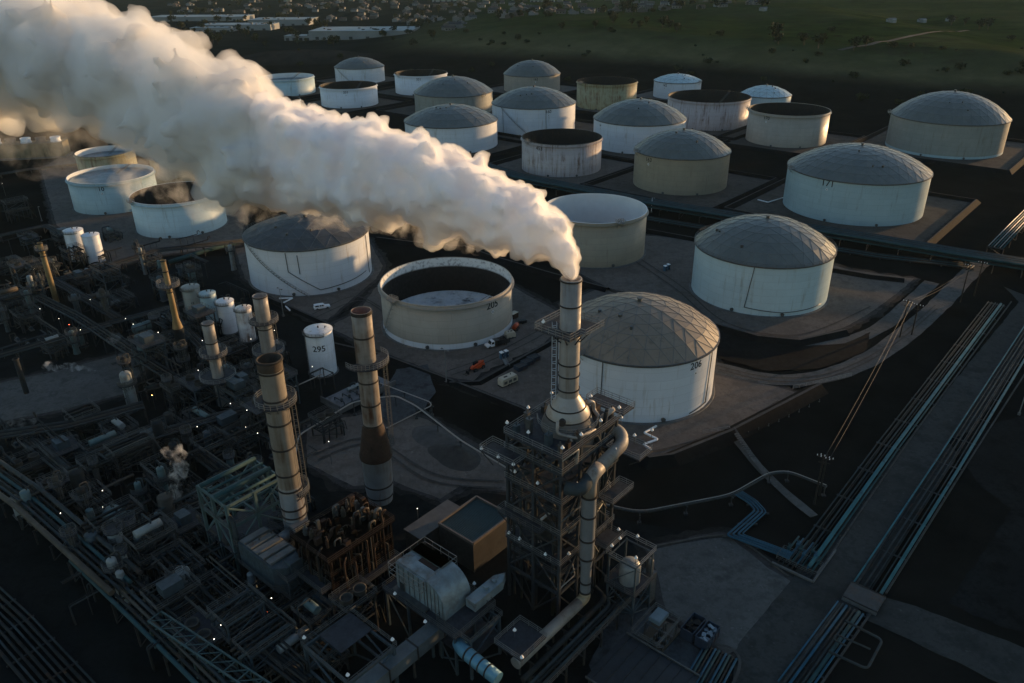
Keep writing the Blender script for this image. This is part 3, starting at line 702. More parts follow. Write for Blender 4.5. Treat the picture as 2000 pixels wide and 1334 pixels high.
def ring_platform(t, r0, r1, z, mat=m_rail, a0=0, a1=2*math.pi, n=20, deckmat=m_grate):
    full = abs(a1-a0-2*math.pi) < 1e-3
    mb = MB(); mb.lathe([(r0, z), (r1, z), (r1, z-.25), (r0, z-.25)], n=n, sm=False, a0=a0, a1=a1)
    for i in range(n if full else n+1):
        if i % 3 == 0: a = a0+(a1-a0)*i/n; mb.beam((r0*math.cos(a), r0*math.sin(a), z-1.6), (r1*math.cos(a), r1*math.sin(a), z-.25), .12)
    p = mb.build('platform', deckmat, t)
    pts = [(math.cos(a0+(a1-a0)*i/n)*(r1-.05), math.sin(a0+(a1-a0)*i/n)*(r1-.05), z) for i in range(n if full else n+1)]
    MB().rail(pts, full, 1.15, 1.6, .075).build('railing', mat, p)
def stack(label, top, baseY, r_top, sections, mats, bands, platforms, ladder=None, cat='chimney', r_in=.12, plat_w=1.3):
    X, Y, Z = UY(top[0], top[1], baseY); t = thing('chimney_stack', label, cat, (X, Y, 0))
    zz = lambda py: zat(X, Y, py)
    secs = [(zz(a) if a != 'top' else Z, ra) for a, ra in sections]
    if secs[-1][0] > 0.5: secs.append((0, secs[-1][1]))
    k = 0; run = [secs[0]]
    runs = []
    for (s0, s1), m in zip(zip(secs, secs[1:]), mats+[mats[-1]]*9): runs.append((s0, s1, m))
    merged = []
    for s0, s1, m in runs:
        if merged and merged[-1][1] is m: merged[-1][0].append(s1)
        else: merged.append([[s0, s1], m])
    for i, (pr, m) in enumerate(merged):
        prof = [(r, z) for z, r in reversed(pr)]
        if i == 0: ri_ = min(ra for za, ra in secs if za > Z-8)-r_in; prof += [(ri_, Z), (ri_, Z-6), (.01, Z-6.2)]
        MB().lathe(prof, n=36).build('shell' if i == 0 else ('skirt' if m is m_rusty else 'base_drum'), m, t)
    def rad(z):
        for (za, ra), (zb, rb) in zip(secs, secs[1:]):
            if zb <= z <= za: return rb+(ra-rb)*(z-zb)/max(.01, za-zb)
        return secs[0][1]
    for py in bands:
        z = zz(py) if py != 'top' else Z-.2; r = rad(z-.01)
        MB().lathe([(r, z-.16), (r+.16, z-.14), (r+.16, z+.14), (r, z+.16)], n=36, sm=False).build('flange_ring', m_band, t)
    cam = math.atan2(-Y, -X)
    for py, a0, a1, w in platforms:
        z = zz(py); ring_platform(t, rad(z)+.05, rad(z)+w, z, a0=cam+a0, a1=cam+a1)
    if ladder:
        a, p0, p1 = ladder; a = cam+a; mb = MB(); z0, z1 = zz(p0), zz(p1); r = max(rad(z0), rad(z1))+.3
        cage_ladder(mb, (math.cos(a)*r, math.sin(a)*r, 0), z0, z1, (math.cos(a), math.sin(a))); mb.build('caged_ladder', m_drail, t)
    return t, X, Y, Z, zz
m_rust_stack = M('rust stained stack shell', (.23, .21, .185), .6, .1, var=.18, scale=.4, stain=(.07, .032, .015), stain_amt=.9, streak=True, stain_scale=.6)
m_cream_stack = M('cream stack shell', (.20, .178, .148), .55, .1, var=.15, scale=.4, stain=(.09, .055, .03), stain_amt=.6, streak=True)
m_ochre_stack = M('ochre stack shell', (.20, .14, .06), .6, .1, var=.2, scale=.6, stain=(.10, .05, .02), stain_amt=.5, streak=True)
m_sooty = M('sooted stack rim', (.06, .04, .025), .8, var=.4, scale=.7, stain=(.01, .008, .006), stain_amt=.6)
m_drum = M('grey drum', (.20, .21, .22), .55, var=.12, scale=.4, stain=(.12, .06, .03), stain_amt=.4, streak=True)
m_pinkin = M('dusty red lining', (.22, .12, .10), .9, var=.2)
P2 = math.pi
s3, X3, Y3, Z3, zz3 = stack('tall rust stained stack with flared rusty skirt and open rim, without steam', (705, 606), 140.6, 1.95,
    [('top', 2.0), (655, 2.0), (828, 2.0), (834, 2.35), (878, 3.3), (884, 3.55), (890, 3.5), (892, 3.15), (945, 3.1), (985, 2.5)], [m_rust_stack, m_rust_stack, m_rusty, m_rusty, m_rusty, m_rusty, m_drum, m_drum, m_drum],
    ['top', 611, 655, 713, 742, 786, 826, 940, 962], [(704, -P2*.35, P2*.75, 2.6)], (1.1, 880, 706))
MB().lathe([(1.86, Z3-.05), (1.86, Z3-3.5), (.01, Z3-3.6)], n=32).build('lining', m_pinkin, s3)
s2, X2, Y2, Z2, zz2 = stack('tall cream stack with sooted rim and round platforms, beside the steel roof frame', (525, 700), 121.0, 2.1,
    [('top', 2.25), (720, 2.15), (740, 2.1), (945, 2.1), (955, 2.25), (1030, 2.3)], [m_sooty, m_cream_stack, m_cream_stack, m_stack, m_drum],
    ['top', 723, 776, 822, 870, 920, 950, 985, 1000], [(782, 0, 2*P2, 1.6), (955, .4, 2.6, 1.3)], (1.35, 1000, 784))
stack('short grey stack with soot black rim and a wide ring platform, behind the cream stack', (507, 577), 192.1, 1.95, [('top', 1.9), (600, 1.9), (690, 1.9)], [m_stack], ['top', 640], [(625, 0, 2*P2, 2.0), (685, 0, 2*P2, 2.4)], (1.4, 690, 626))
stack('slim grey stack with two ring platforms left of the cream stack', (405, 630), 182.5, 1.5, [('top', 1.5), (650, 1.5), (735, 1.45)], [m_stack], ['top', 668], [(690, 0, 2*P2, 2.0), (735, 0, 2*P2, 3.2)], (1.4, 735, 692))
stack('slender ochre yellow stack with one ring platform and a conical foot', (318, 508), 210.0, .8, [('top', .72), (600, .85), (622, .9), (640, 1.5), (660, 1.5)], [m_ochre_stack, m_ochre_stack, m_ochre_stack, m_pipe_dark, m_pipe_dark], ['top', 530, 570], [(556, 0, 2*P2, 2.4)], (2.6, 630, 556))
stack('slender ochre pipe stack standing furthest from the steaming one', (77, 474), 254.5, .8, [('top', .8), (540, .9)], [m_ochre_stack], ['top', 500], [(487, 0, 2*P2, 1.2)], (2.6, 540, 488))
stack('short dark vent stack with a domed cap by the small steam puffs', (30, 700), 190, .7, [('top', .7), (760, .7)], [m_pipe_dark], ['top'], [])

# -- the steaming tower
TX, TY = 8.5, 113.3
tw = thing('steel_tower', 'dark steel frame tower with railed decks that carries the steaming stack', 'tower', (TX, TY, 0), A)
LV = [7.5, 14, 20.5, 27, 33, 36]
frame(tw, 15.6, 11.5, LV, 4, 3, .5, M('tower steel', (.036, .042, .048), .55, .2, var=.3, scale=.7, stain=(.05, .03, .02), stain_amt=.2), decks=(1, 3, 5), rails=(1, 2, 4, 5), rmat=m_rail)
MB().rail([(-8.2, -6.2, 27.1), (8.2, -6.2, 27.1)], False, 1.15, 1.9, .075).build('railing', m_rail, tw)
MB().rail([(-8.2, 6.2, 27.1), (-8.2, -6.2, 27.1)], False, 1.15, 1.9, .075).build('railing', m_rail, tw)
def balcony(t, x0, x1, y0, y1, z, mat=m_rail, deck=m_grate, h=1.15):
    mb = MB(); mb.box(((x0+x1)/2, (y0+y1)/2, z-.08), (x1-x0, y1-y0, .16)); p = mb.build('balcony', deck, t)
    MB().rail([(x0, y0, z), (x1, y0, z), (x1, y1, z), (x0, y1, z)], True, h, 1.7, .075).build('railing', mat, p)
    mb = MB()
    for x in (x0, x1):
        for y in (y0, y1): mb.beam((x*.9+.1*(x0+x1)/2, y, z-.15), ((x0+x1)/2*.3+x*.7, (y+y0+y1)/3, z-2.2), .14)
    mb.build('bracket', m_dsteel, p)
balcony(tw, -11.2, -7.9, 1.5, 9.0, 33); balcony(tw, 8.4, 12.6, -10.5, -3.5, 29); balcony(tw, 3.0, 9.5, -9.0, -6.0, 22); balcony(tw, -9.8, -7.9, -3, 6.5, 20.5, m_drail)
balcony(tw, 1.0, 6.0, -9.6, -6.2, 13.5, m_drail); balcony(tw, 9.6, 13, -6, 2, 36)
mb = MB()                       # zigzag stair on the +u end
for i, (za, zb) in enumerate(zip([0]+LV[:4], LV[:5])):
    y0, y1 = (-4, 4) if i % 2 else (4, -4)
    for k in (8.6, 9.6):
        mb.beam((k, y0, za), (k, y1, zb), .14, .3); mb.beam((k, y0, za+1), (k, y1, zb+1), .07)
    for j in range(16): mb.box((9.1, y0+(y1-y0)*j/16, za+(zb-za)*j/16), (.9, .32, .05))
mb.build('stairway', m_drail, tw)
frame(tw, 7.2, 10.4, [10.7, 17.2, 23.7, 30], 2, 3, .34, m_dsteel, decks=(0, 2), rails=(0, 2), rmat=m_drail, x0=-3.4)
for x, z0, z1 in ((4.2, 3, 24), (6.2, 8, 30)):
    mb = MB(); mb.cyl(1.15, z0, z1, (x, 1.5), 20); mb.lathe([(1.15, z1), (.8, z1+.7), (.02, z1+.9)], (x, 1.5), 20)
    for k in range(int((z1-z0)/4)): mb.lathe([(1.15, z0+3+k*4), (1.3, z0+3.05+k*4), (1.3, z0+3.25+k*4), (1.15, z0+3.3+k*4)], (x, 1.5), 20, sm=False)
    mb.build('inner_vessel', m_bsteel, tw)
rt_ = random.Random(77)
for k in range(16):
    z = rt_.choice(LV[:5])+rt_.uniform(.6, 3); y = -5.9 if k % 2 else rt_.uniform(-4, 5); x = -8.0 if k % 3 == 0 else rt_.uniform(-6, 2)
    MB().tube([(x, y, z), (x+rt_.uniform(2, 6), y, z), (x+rt_.uniform(2, 6), y, z+rt_.choice((-3, 3))), (x+6, y+rt_.uniform(0, 4), z+3)], rt_.uniform(.1, .26), 7, round_=.5).build('cross_pipe', rt_.choice((m_pipe_grey, m_pipe_l, m_pipe_dark, m_steel)), tw)
for k in range(8):
    z = rt_.choice(LV[:5])+.1; x, y = rt_.uniform(-6.8, 6.5), rt_.uniform(-5, 4); mb = MB(); w_, h_ = rt_.uniform(.6, 1.5), rt_.uniform(.9, 2); mb.box((x, y, z+h_/2), (w_, w_*.8, h_)); mb.box((x, y, z+h_+.04), (w_+.1, w_*.8+.1, .08)); mb.build('deck_cabinet', rt_.choice((m_steel, m_bsteel, m_rusty)), tw)
mb = MB()                       # equipment inside the frame
mb.cyl(2.6, 3, 19, (-2.5, 1.0), 28); mb.lathe([(2.6, 19), (2.0, 20.2), (.8, 20.8)], (-2.5, 1), 28); mb.build('inner_vessel', m_dsteel, tw)
mb = MB()
for x, y, z0, z1, r in ((-6.6, -3.5, 0, 31, .28), (-5.8, -3.5, 0, 30, .2), (4.5, -4.8, 0, 33, .35), (5.6, -4.9, 0, 27, .25), (2, -5, 3, 34, .22), (-7, 3.5, 0, 28, .25), (6.8, -4.7, 0, 26, .4)):
    mb2 = MB().tube([(x, y, z0), (x, y, z1), (x*.6, y*.5, z1+.6)], r, 10, round_=.8); mb2.build('riser_pipe', m_pipe_grey, tw)
# the stack itself with its bell and scrubber vessel
sk = thing('steaming_stack', 'grey stack on a bell shaped scrubber vessel pouring out the great steam plume', 'chimney', (9.3, 113.2, 0), A)
zs = lambda py: zat(9.3, 113.2, py)
ZT = zs(543)
MB().lathe([(1.72, 42.2), (1.68, 44), (1.66, ZT), (1.5, ZT), (1.5, ZT-5), (.01, ZT-5.1)], n=40).build('shell', m_stack, sk)
MB().lathe([(3.75, 38.6), (3.55, 39.4), (3.0, 40.2), (2.2, 41.5), (1.72, 42.25)], n=40).build('bell_cone', M('pale bell metal', (.30, .275, .245), .45, .2, var=.12, scale=.5, stain=(.2, .15, .11), stain_amt=.3), sk)
MB().lathe([(4.6, 33.2), (4.6, 36.3), (4.25, 37.4), (3.8, 38.6)], n=40).build('scrubber_vessel', M('vessel lagging', (.12, .115, .11), .6, .1, var=.25, scale=.5, stain=RUST, stain_amt=.3), sk)
for z, r in ((ZT-.25, 1.68), (zs(594), 1.72), (zs(707), 1.72), (zs(730), 1.72), (zs(757), 1.75), (40.3, 2.95), (38.6, 3.75)):
    MB().lathe([(r, z-.10), (r+.14, z-.09), (r+.14, z+.09), (r, z+.10)], n=40, sm=False).build('flange_ring', m_band, sk)
zp = zs(640)
mb = MB(); s_ = 4.0; o_ = [(-s_, -s_*.75), (s_, -s_*.75), (s_, s_), (-s_, s_)]
mb.box((0, .5, zp-.1), (8, 7, .18)); 
for a in range(8):
    t_ = a*P2/4+.4; mb.beam((1.7*math.cos(t_), 1.7*math.sin(t_), zp-2.3), (3.6*math.cos(t_), 3.4*math.sin(t_), zp-.2), .16)
pf = mb.build('upper_platform', m_grate, sk)
MB().rail([(-4, -3, zp), (-1.2, -3, zp), (-1.2, -3.9, zp), (4, -3.9, zp), (4, 4, zp), (-4, 4, zp)], True, 1.2, 1.4, .085).build('railing', m_rail, pf)
mb = MB(); cage_ladder(mb, (-1.45, 1.55, 0), 37, zp, (-.70, .71)); mb.build('caged_ladder', M('bright ladder', (.45, .50, .55), .4, .4, var=.1), sk)
mb = MB(); mb.cyl(.55, -.2, .5, n=16); mb.tube([(-3.3, -1.4, 38.6), (-4.3, -1.9, 38.8)], .62, 14); mb.v = mb.v[len(mb.v)-30:] if False else mb.v
MB().tube([(-2.6, -1.0, 38.9), (-3.9, -1.7, 39.1)], .6, 16).build('manway', m_band, sk)
for pts, r in (([(-4.8, -1.5, 39.8), (-4.9, -1.5, 37.6), (-3.2, -4.4, 37.0), (1, -5.0, 36.9)], .26), ([(3.6, -1.2, 39.6), (5, -1.7, 39.2), (5.1, -1.8, 37.5), (3.8, -4, 37.3)], .35), ([(4.2, -3.4, 36.4), (5.6, -4.3, 37.6), (7, -4.5, 37.9)], .5)):
    MB().tube(pts, r, 10, round_=.6).build('side_pipe', m_pipe_l, sk)
mb = MB(); mb.rail([(-5.2*math.cos(a*.3), -5.2*math.sin(a*.3), 37.4) for a in range(-3, 9)], False, 1.1, 1.5, .07); mb.build('vessel_railing', m_rail, sk)
# boxes, valves and posts on the deck
for i, (x, y, w, d, h, m) in enumerate(((-6.2, -1.8, 1.2, .9, 2.0, m_bsteel), (-5.6, 2.8, .9, .9, 2.8, m_steel), (-2.5, -5, .5, 1.4, 1.8, m_steel), (3.5, -5.0, .9, .7, 1.5, m_steel), (6.5, -2.2, 1.2, 1.0, 1.7, m_rusty), (6.4, 2.2, 1.2, 1.6, 2.2, m_rusty), (0.2, -5.1, .6, .6, 1.2, m_bsteel), (-7, -4.8, .7, .5, 1.6, m_steel), (-6.8, 4.6, 1.0, .8, 1.4, m_bsteel), (-3.5, 5.0, .8, .8, 2.2, m_steel), (1.5, 5.1, 1.4, .7, 1.2, m_dsteel), (5.5, 4.8, .9, .9, 2.4, m_bsteel), (7.2, -5, .6, .6, 1.9, m_steel), (7.0, .2, .7, 1.1, 1.3, m_steel), (-5.0, -4.9, .8, .6, 1.1, m_rusty), (5.1, -5.2, .5, .5, 2.2, m_dsteel))):
    mb = MB(); mb.box((x, y, 36.15+h/2), (w, d, h)); mb.box((x, y, 36.15+h+.05), (w+.12, d+.12, .1)); mb.cyl(.14, 36.15+h, 36.8+h, (x, y), 8); mb.box((x-w/2-.03, y, 36.3+h*.6), (.05, d*.6, h*.5))
    mb.build('deck_cabinet', m, tw)
# large side duct and riser
dq = thing('side_duct', 'large pale lagged duct that bends along the tower flank and drops to ground level', 'pipe', (TX, TY, 0), A)
rx, ry = -4.0, -8.7
MB().tube([(7.3, -3.5, 34.0), (8.3, -6.4, 33.4), (6.2, -8.3, 32.8), (rx+2.6, ry+.1, 32.0)], 1.12, 20, round_=2.4).build('upper_duct', m_duct, dq)
MB().tube([(rx+2.8, ry+.1, 32.1), (rx, ry, 31.4), (rx, ry, 28.0)], 1.2, 20, round_=2.4).build('upper_elbow', m_duct, dq)
MB().tube([(rx+.2, ry+.3, 31.2), (rx-2.6, ry-.3, 30.6), (rx-3.6, ry+2.2, 30.6)], 1.1, 18, round_=1.6).build('branch_elbow', m_pipe_grey, dq)
mr = M('riser lagging', (.16, .165, .17), .5, .15, var=.15, scale=.4, stain=(.1, .07, .05), stain_amt=.25, streak=True)
MB().lathe([(1.25, 28), (1.25, 15), (.95, 13), (.95, 7.0)], (rx, ry), 24).build('riser', mr, dq)
for z, r in ((28.0, 1.25), (24, 1.25), (19, 1.25), (15, 1.25), (9.4, .95), (7.2, .95)):
    MB().lathe([(r, z-.15), (r+.16, z-.14), (r+.16, z+.14), (r, z+.15)], (rx, ry), 24, sm=False).build('flange_ring', m_band, dq)
hz = 5.6
MB().tube([(rx, ry, 7.1), (rx, ry, hz), (rx-2.0, ry, hz)], 1.0, 20, round_=1.4).build('lower_elbow', M('ochre elbow lagging', (.30, .22, .13), .55, var=.2, scale=.6), dq)
MB().tube([(rx-1.9, ry, hz), (rx-19, ry, hz)], 1.02, 20).build('lower_run', m_duct, dq)
for x in (rx-3, rx-7.5, rx-12, rx-16.5):
    mb = MB(); mb.box((x, ry-1.2, hz/2-.5), (.3, .3, hz-1)); mb.box((x, ry+1.2, hz/2-.5), (.3, .3, hz-1)); mb.beam((x, ry-1.8, hz-1.15), (x, ry+1.8, hz-1.15), .25, .3); mb.build('support_leg', m_dsteel, dq)
# pipe rack beside the lower run
pr = thing('pipe_rack', 'low dark pipe rack with walkway beside the pale duct at the foot of the tower', 'pipe rack', (TX, TY, 0), A)
for i, (dy, r, z) in enumerate(((-2.4, .5, 4.6), (-3.6, .3, 4.2), (-4.4, .22, 4.2), (-5.2, .3, 4.2), (-2.9, .25, 2.2), (-4.2, .3, 2.2))):
    MB().tube([(rx+4 if i < 2 else rx+9, ry+dy+3, z), (rx+3.0 if i < 2 else rx+8, ry+dy, z), (rx-20, ry+dy, z)], r, 8, round_=1.2).build('pipe', m_pipe_grey if i % 2 else m_pipe_dark, pr)
for x in range(6):
    mb = MB(); xx = rx+7-x*5; mb.box((xx, ry-2, 2), (.28, .28, 4)); mb.box((xx, ry-5.8, 2), (.28, .28, 4)); mb.beam((xx, ry-1.8, 3.85), (xx, ry-6, 3.85), .25, .3); mb.beam((xx, ry-1.8, 1.85), (xx, ry-6, 1.85), .2, .25); mb.build('rack_bent', m_dsteel, pr)
MB().rail([(rx+8, ry-6.3, 4.6), (rx-20, ry-6.3, 4.6)], False, 1.1, 2, .07).build('railing', m_drail, pr)
balcony(pr, rx-19, rx-12.5, ry-1.2, ry+4.5, 7.0, m_rail)

# -- fired heater, grey unit, recovery unit, sheds
ht = thing('fired_heater', 'dark brown furnace box topped with rusty burner pipes and railed walkways', 'furnace', (-31.1, 112.9, 0), A)
frame(ht, 13.8, 9.8, [5, 10, 14.6], 4, 3, .4, m_brick, decks=(), rails=(), brace='')
mb = MB(); mb.box((0, 0, 8.6), (13.2, 9.0, 11.6)); mb.build('casing', m_brick, ht)
mb = MB(); mb.box((0, 0, 14.75), (15.2, 11.2, .16)); mb.build('deck', m_brick, ht)
rh = random.Random(31)
for k in range(16):
    x = -6.3+k*.84; mb = MB()
    for y in (-4.62, 4.62): mb.box((x, y, 8.6), (.14, .2, 11.4))
    mb.build('casing_rib', rh.choice((m_rusty, m_brick, m_dsteel)), ht)
for k in range(10): mb = MB(); y = -4+k*.9; mb.box((-6.72, y, 8.6), (.2, .14, 11.4)); mb.build('casing_rib', rh.choice((m_rusty, m_brick)), ht)
for z in (5.6, 8.4, 11.2):
    mb = MB(); mb.box((0, -4.95, z), (13.6, .5, .12)); mb.box((-7.05, 0, z), (.5, 9, .12)); mb.build('ledge', m_brick, ht); MB().rail([(-7.2, 4.5, z), (-7.2, -5.2, z), (6.8, -5.2, z)], False, 1.05, 1.6, .06).build('railing', m_rusty, ht)
for k in range(14):
    x = rh.uniform(-6, 6); z0, z1 = rh.uniform(.5, 6), rh.uniform(8, 15.5); MB().tube([(x, -5.4, z0), (x, -5.4, z1), (x+rh.uniform(-2, 2), -4.2, z1+.6)], rh.uniform(.08, .22), 7, round_=.4).build('gas_pipe', rh.choice((m_rusty, m_pipe_dark, m_dull)), ht)
    y = rh.uniform(-4, 4); MB().tube([(-7.5, y, z0), (-7.5, y, z1), (-6, y+.6, z1+.5)], rh.uniform(.08, .2), 7, round_=.4).build('gas_pipe', rh.choice((m_rusty, m_pipe_dark)), ht)
MB().rail([(-7.5, -5.5, 14.8), (7.5, -5.5, 14.8), (7.5, 5.5, 14.8), (-7.5, 5.5, 14.8)], True, 1.15, 1.7, .075).build('railing', m_rusty, ht)
rg = random.Random(4)
for i in range(62):
    x, y = rg.uniform(-6, 6.5), rg.uniform(-4.2, 4.4); h = rg.uniform(.9, 2.9); mb = MB(); r = rg.uniform(.10, .34)
    if i % 3 == 0: mb.tube([(x, y, 14.8), (x, y, 14.8+h), (x+rg.choice((-1.2, 1.2)), y, 14.8+h), (x+rg.choice((-1.2, 1.2)), y+.2, 15.2)], r, 8, round_=.4)
    elif i % 3 == 1: mb.cyl(r*1.4, 14.8, 14.8+h*.7, (x, y), 12); mb.cyl(r*.7, 14.8+h*.7, 14.8+h, (x, y), 10); mb.cyl(r*1.7, 14.8+h*.3, 14.95+h*.3, (x, y), 12)
    else: mb.box((x, y, 14.8+h/2), (r*3.5, r*2.4, h)); mb.tube([(x, y, 14.8+h*.6), (x, y+1.2, 14.8+h*.6)], .1, 6)
    mb.build('burner_pipe', rg.choice((m_rusty, m_rusty, m_brick, m_steel, m_pipe_brown)), ht)
balcony(ht, -7.5, 7, -7.2, -5.2, 7, m_drail); balcony(ht, -9.3, -7.3, -5, 5, 9, m_drail)
gu = thing('convection_unit', 'grey clad convection unit with angled end and slotted roof panels below the cream stack', 'process unit', (-44.6, 112.4, 0), A-P2/2)
mb = MB(); o_ = [(-6.5, -3), (4.6, -3), (6.4, -1.2), (6.4, 1.8), (4.8, 3), (-6.5, 3)]
mb.poly(o_, 10.6, thick=5.6); mb.poly([(x*.8, y*.7) for x, y in o_], 5.0, thick=1.6); mb.build('casing', m_bsteel, gu)
for i in range(5):
    x = -5.5+i*2.1; mb = MB(); mb.box((x, 0, 10.75), (1.7, 5.2, .22)); mb.box((x+.8, 0, 10.95), (.14, 5.2, .3)); mb.build('roof_panel', M('pale roof sheet', (.14, .145, .14), .5, .2, var=.3, scale=.6, stain=RUST, stain_amt=.2), gu)
mb = MB()
for x in (-5.5, 0, 5):
    for y in (-2.4, 2.4): mb = MB(); mb.box((x, y, 1.8), (.4, .4, 3.6)); mb.build('leg', m_dsteel, gu)
MB().rail([(-6.6, -3.6, 6), (4.8, -3.6, 6), (7, -1.4, 6), (7, 2, 6)], False, 1.1, 1.7, .07).build('railing', m_drail, gu)
mb = MB(); mb.box((-2.4, 7.2, 9.6), (3.6, 3.0, 3.2)); mb.box((-2.4, 7.2, 11.3), (3.9, 3.3, .18)); mb.tube([(-2.4, 5.8, 9.6), (-2.4, 2.5, 9.3)], 1.1, 16); mb.build('breeching_box', M('grey duct sheet', (.14, .15, .155), .5, .2, var=.2), gu)
hr = thing('recovery_boiler', 'pale metal boiler house with rounded end hood on railed steel platform', 'boiler', (-13.6, 102.3, 0), A-P2/2)
m_alu = M('pale aluminium cladding', (.19, .24, .26), .5, .25, var=.25, scale=.5, stain=(.08, .055, .04), stain_amt=.6, stain_scale=.35)
# local x runs towards the camera right (v), local y along u
frame(hr, 17, 9, [8.6], 4, 3, .4, m_bsteel, decks=(0,), rails=(0,), x0=.5, rmat=m_drail)
MB().box((-2.6, 0, 11.6), (7.4, 6.4, 6)).build('body', m_alu, hr)
mb = MB(); mb.add([(1.1, -3.1, 8.7)]+[(1.1+4.3*math.sin(a*P2/2/10), -3.1, 10.2+4.6*math.cos(a*P2/2/10)) for a in range(11)]+[(5.4, -3.1, 8.7)], [list(range(12, -1, -1))]); 
mb.add([(1.1, 3.1, 8.7)]+[(1.1+4.3*math.sin(a*P2/2/10), 3.1, 10.2+4.6*math.cos(a*P2/2/10)) for a in range(11)]+[(5.4, 3.1, 8.7)], [list(range(13))])
vs = [(1.1+4.3*math.sin(a*P2/2/10), y, 10.2+4.6*math.cos(a*P2/2/10)) for a in range(11) for y in (-3.1, 3.1)]+[(5.4, -3.1, 8.7), (5.4, 3.1, 8.7)]
mb.add(vs, [(2*i, 2*i+1, 2*i+3, 2*i+2) for i in range(11)], 0, True); mb.build('rounded_hood', m_alu, hr)
mb = MB(); mb.box((-2.6, -1.7, 14.7), (7.5, 2.3, .2)); mb.build('roof_panel', m_alu, hr)
for k in range(6): MB().box((-5.6+k*1.25, -3.25, 11.6), (.09, .1, 6)).build('cladding_rib', m_steel, hr)
MB().box((-5.0, -3.26, 9.7), (1.0, .1, 2.1)).build('access_door', m_dsteel, hr)
for k in range(5): MB().tube([(1.25+.9*k, -3.16, 8.8), (1.25+.9*k, -3.16, 10.2+4.6*math.sqrt(max(0, 1-((.15+.9*k)/4.35)**2)))], .05, 5).build('cladding_rib', m_steel, hr); mb = MB(); mb.box((-2.6, 1.8, 14.75), (7.5, 2.4, .3)); mb.build('roof_panel', m_alu, hr)
MB().box((-1.6, .2, 14.65), (4.0, 1.1, .14)).build('roof_slot', m_rusty, hr)
mb = MB(); mb.box((7.2, 4.6, 10.2), (2.2, 7, 1.8)); mb.poly([(6.1, 8.1), (8.3, 8.1), (7.2, 10)], 11.1, thick=1.8); mb.box((7.2, 5, 11.4), (.9, .8, .5)); mb.box((7.2, 7, 11.35), (.7, .7, .4)); mb.build('inlet_duct', m_alu, hr)
mb = MB(); mb.box((-2.6, 0, 9.0), (8.4, 8.4, .3)); mb.build('sill_frame', m_steel, hr)
MB().rail([(-6.8, -4.4, 12), (1.2, -4.4, 12), (1.2, 4.2, 12), (-6.8, 4.2, 12)], True, 3.2, 1.9, .085, (1, .66, .33)).build('scaffold_rail', m_rail, hr)
fr = thing('steel_gantry', 'open blue grey steel frame with railed deck in front of the boiler house', 'steel frame', (-26.5, 90.5, 0), A)
frame(fr, 9, 11, [4.5, 9.5], 2, 2, .5, m_bsteel, decks=(), rails=(1,), rmat=m_drail)
MB().box((1.5, 2.6, 9.6), (6.4, 5.6, .12)).build('deck', m_grate, fr)
fr2 = thing('steel_gantry', 'open steel frame with cross braces between boiler house and tower foot', 'steel frame', (-7.6, 97.0, 0), A)
frame(fr2, 7, 7, [4.5, 8.6], 2, 2, .42, m_bsteel, decks=(0,), rails=(1,), rmat=m_drail)
fr3 = thing('roof_gantry', 'pale teal open roof truss frame beside the cream stack', 'steel frame', (-53.2, 124.6, 0), A)
frame(fr3, 12, 10, [6, 12, 17], 3, 3, .55, M('teal steel', (.08, .125, .125), .5, .2, var=.25, scale=.6), decks=(0,), rails=(1,), rmat=m_drail)
mb = MB()
for i in range(4): mb.tube([(-6, -4+i*2.6, 17.4), (6, -4+i*2.6, 17.4)], .45 if i % 2 else .3, 10)
mb.build('header_pipe', m_pipe_teal, fr3)
MB().tube([(-5.8, -6.2, 0), (-5.8, -6.2, 14), (-5.8, -3, 15.5)], .42, 10, round_=1).build('riser_pipe', m_pipe_grey, fr3)
tb = thing('machine_shed', 'flat shed with ribbed teal roof and parapet between the tower and the furnace', 'shed', (-7.8, 124.4, 0), A)
MB().box((0, 0, 3.4), (11, 9.4, 6.8)).build('wall', M('brown shed cladding', (.030, .028, .026), .7, var=.25, scale=.5), tb)
mb = MB(); mb.box((0, 0, 6.9), (10.6, 9.0, .14))
for i in range(30): mb.box((-5.2+i*.36, 0, 7.02), (.12, 8.9, .1))
mb.build('ribbed_roof', M('teal roof sheet', (.035, .062, .066), .5, .2, var=.2, scale=.5), tb)
mb = MB()
for a, b in (((-5.5, -4.7), (5.5, -4.7)), ((5.5, -4.7), (5.5, 4.7)), ((5.5, 4.7), (-5.5, 4.7)), ((-5.5, 4.7), (-5.5, -4.7))): mb.beam((*a, 7.2), (*b, 7.2), .35, .6)
mb.build('parapet', M('parapet cap', (.12, .10, .085), .7, var=.2), tb)
an = thing('lean_to', 'low annex with plain pale flat roof beside the ribbed teal shed roof', 'shed', (-16.2, 127.0, 0), A)
MB().box((0, 0, 2.6), (12, 4.4, 5.2)).build('wall', M('annex wall', (.05, .045, .04), .75, var=.2), an); MB().box((0, 0, 5.3), (12.4, 4.8, .2)).build('roof', M('annex roof', (.085, .082, .078), .75, var=.2, scale=.4), an)
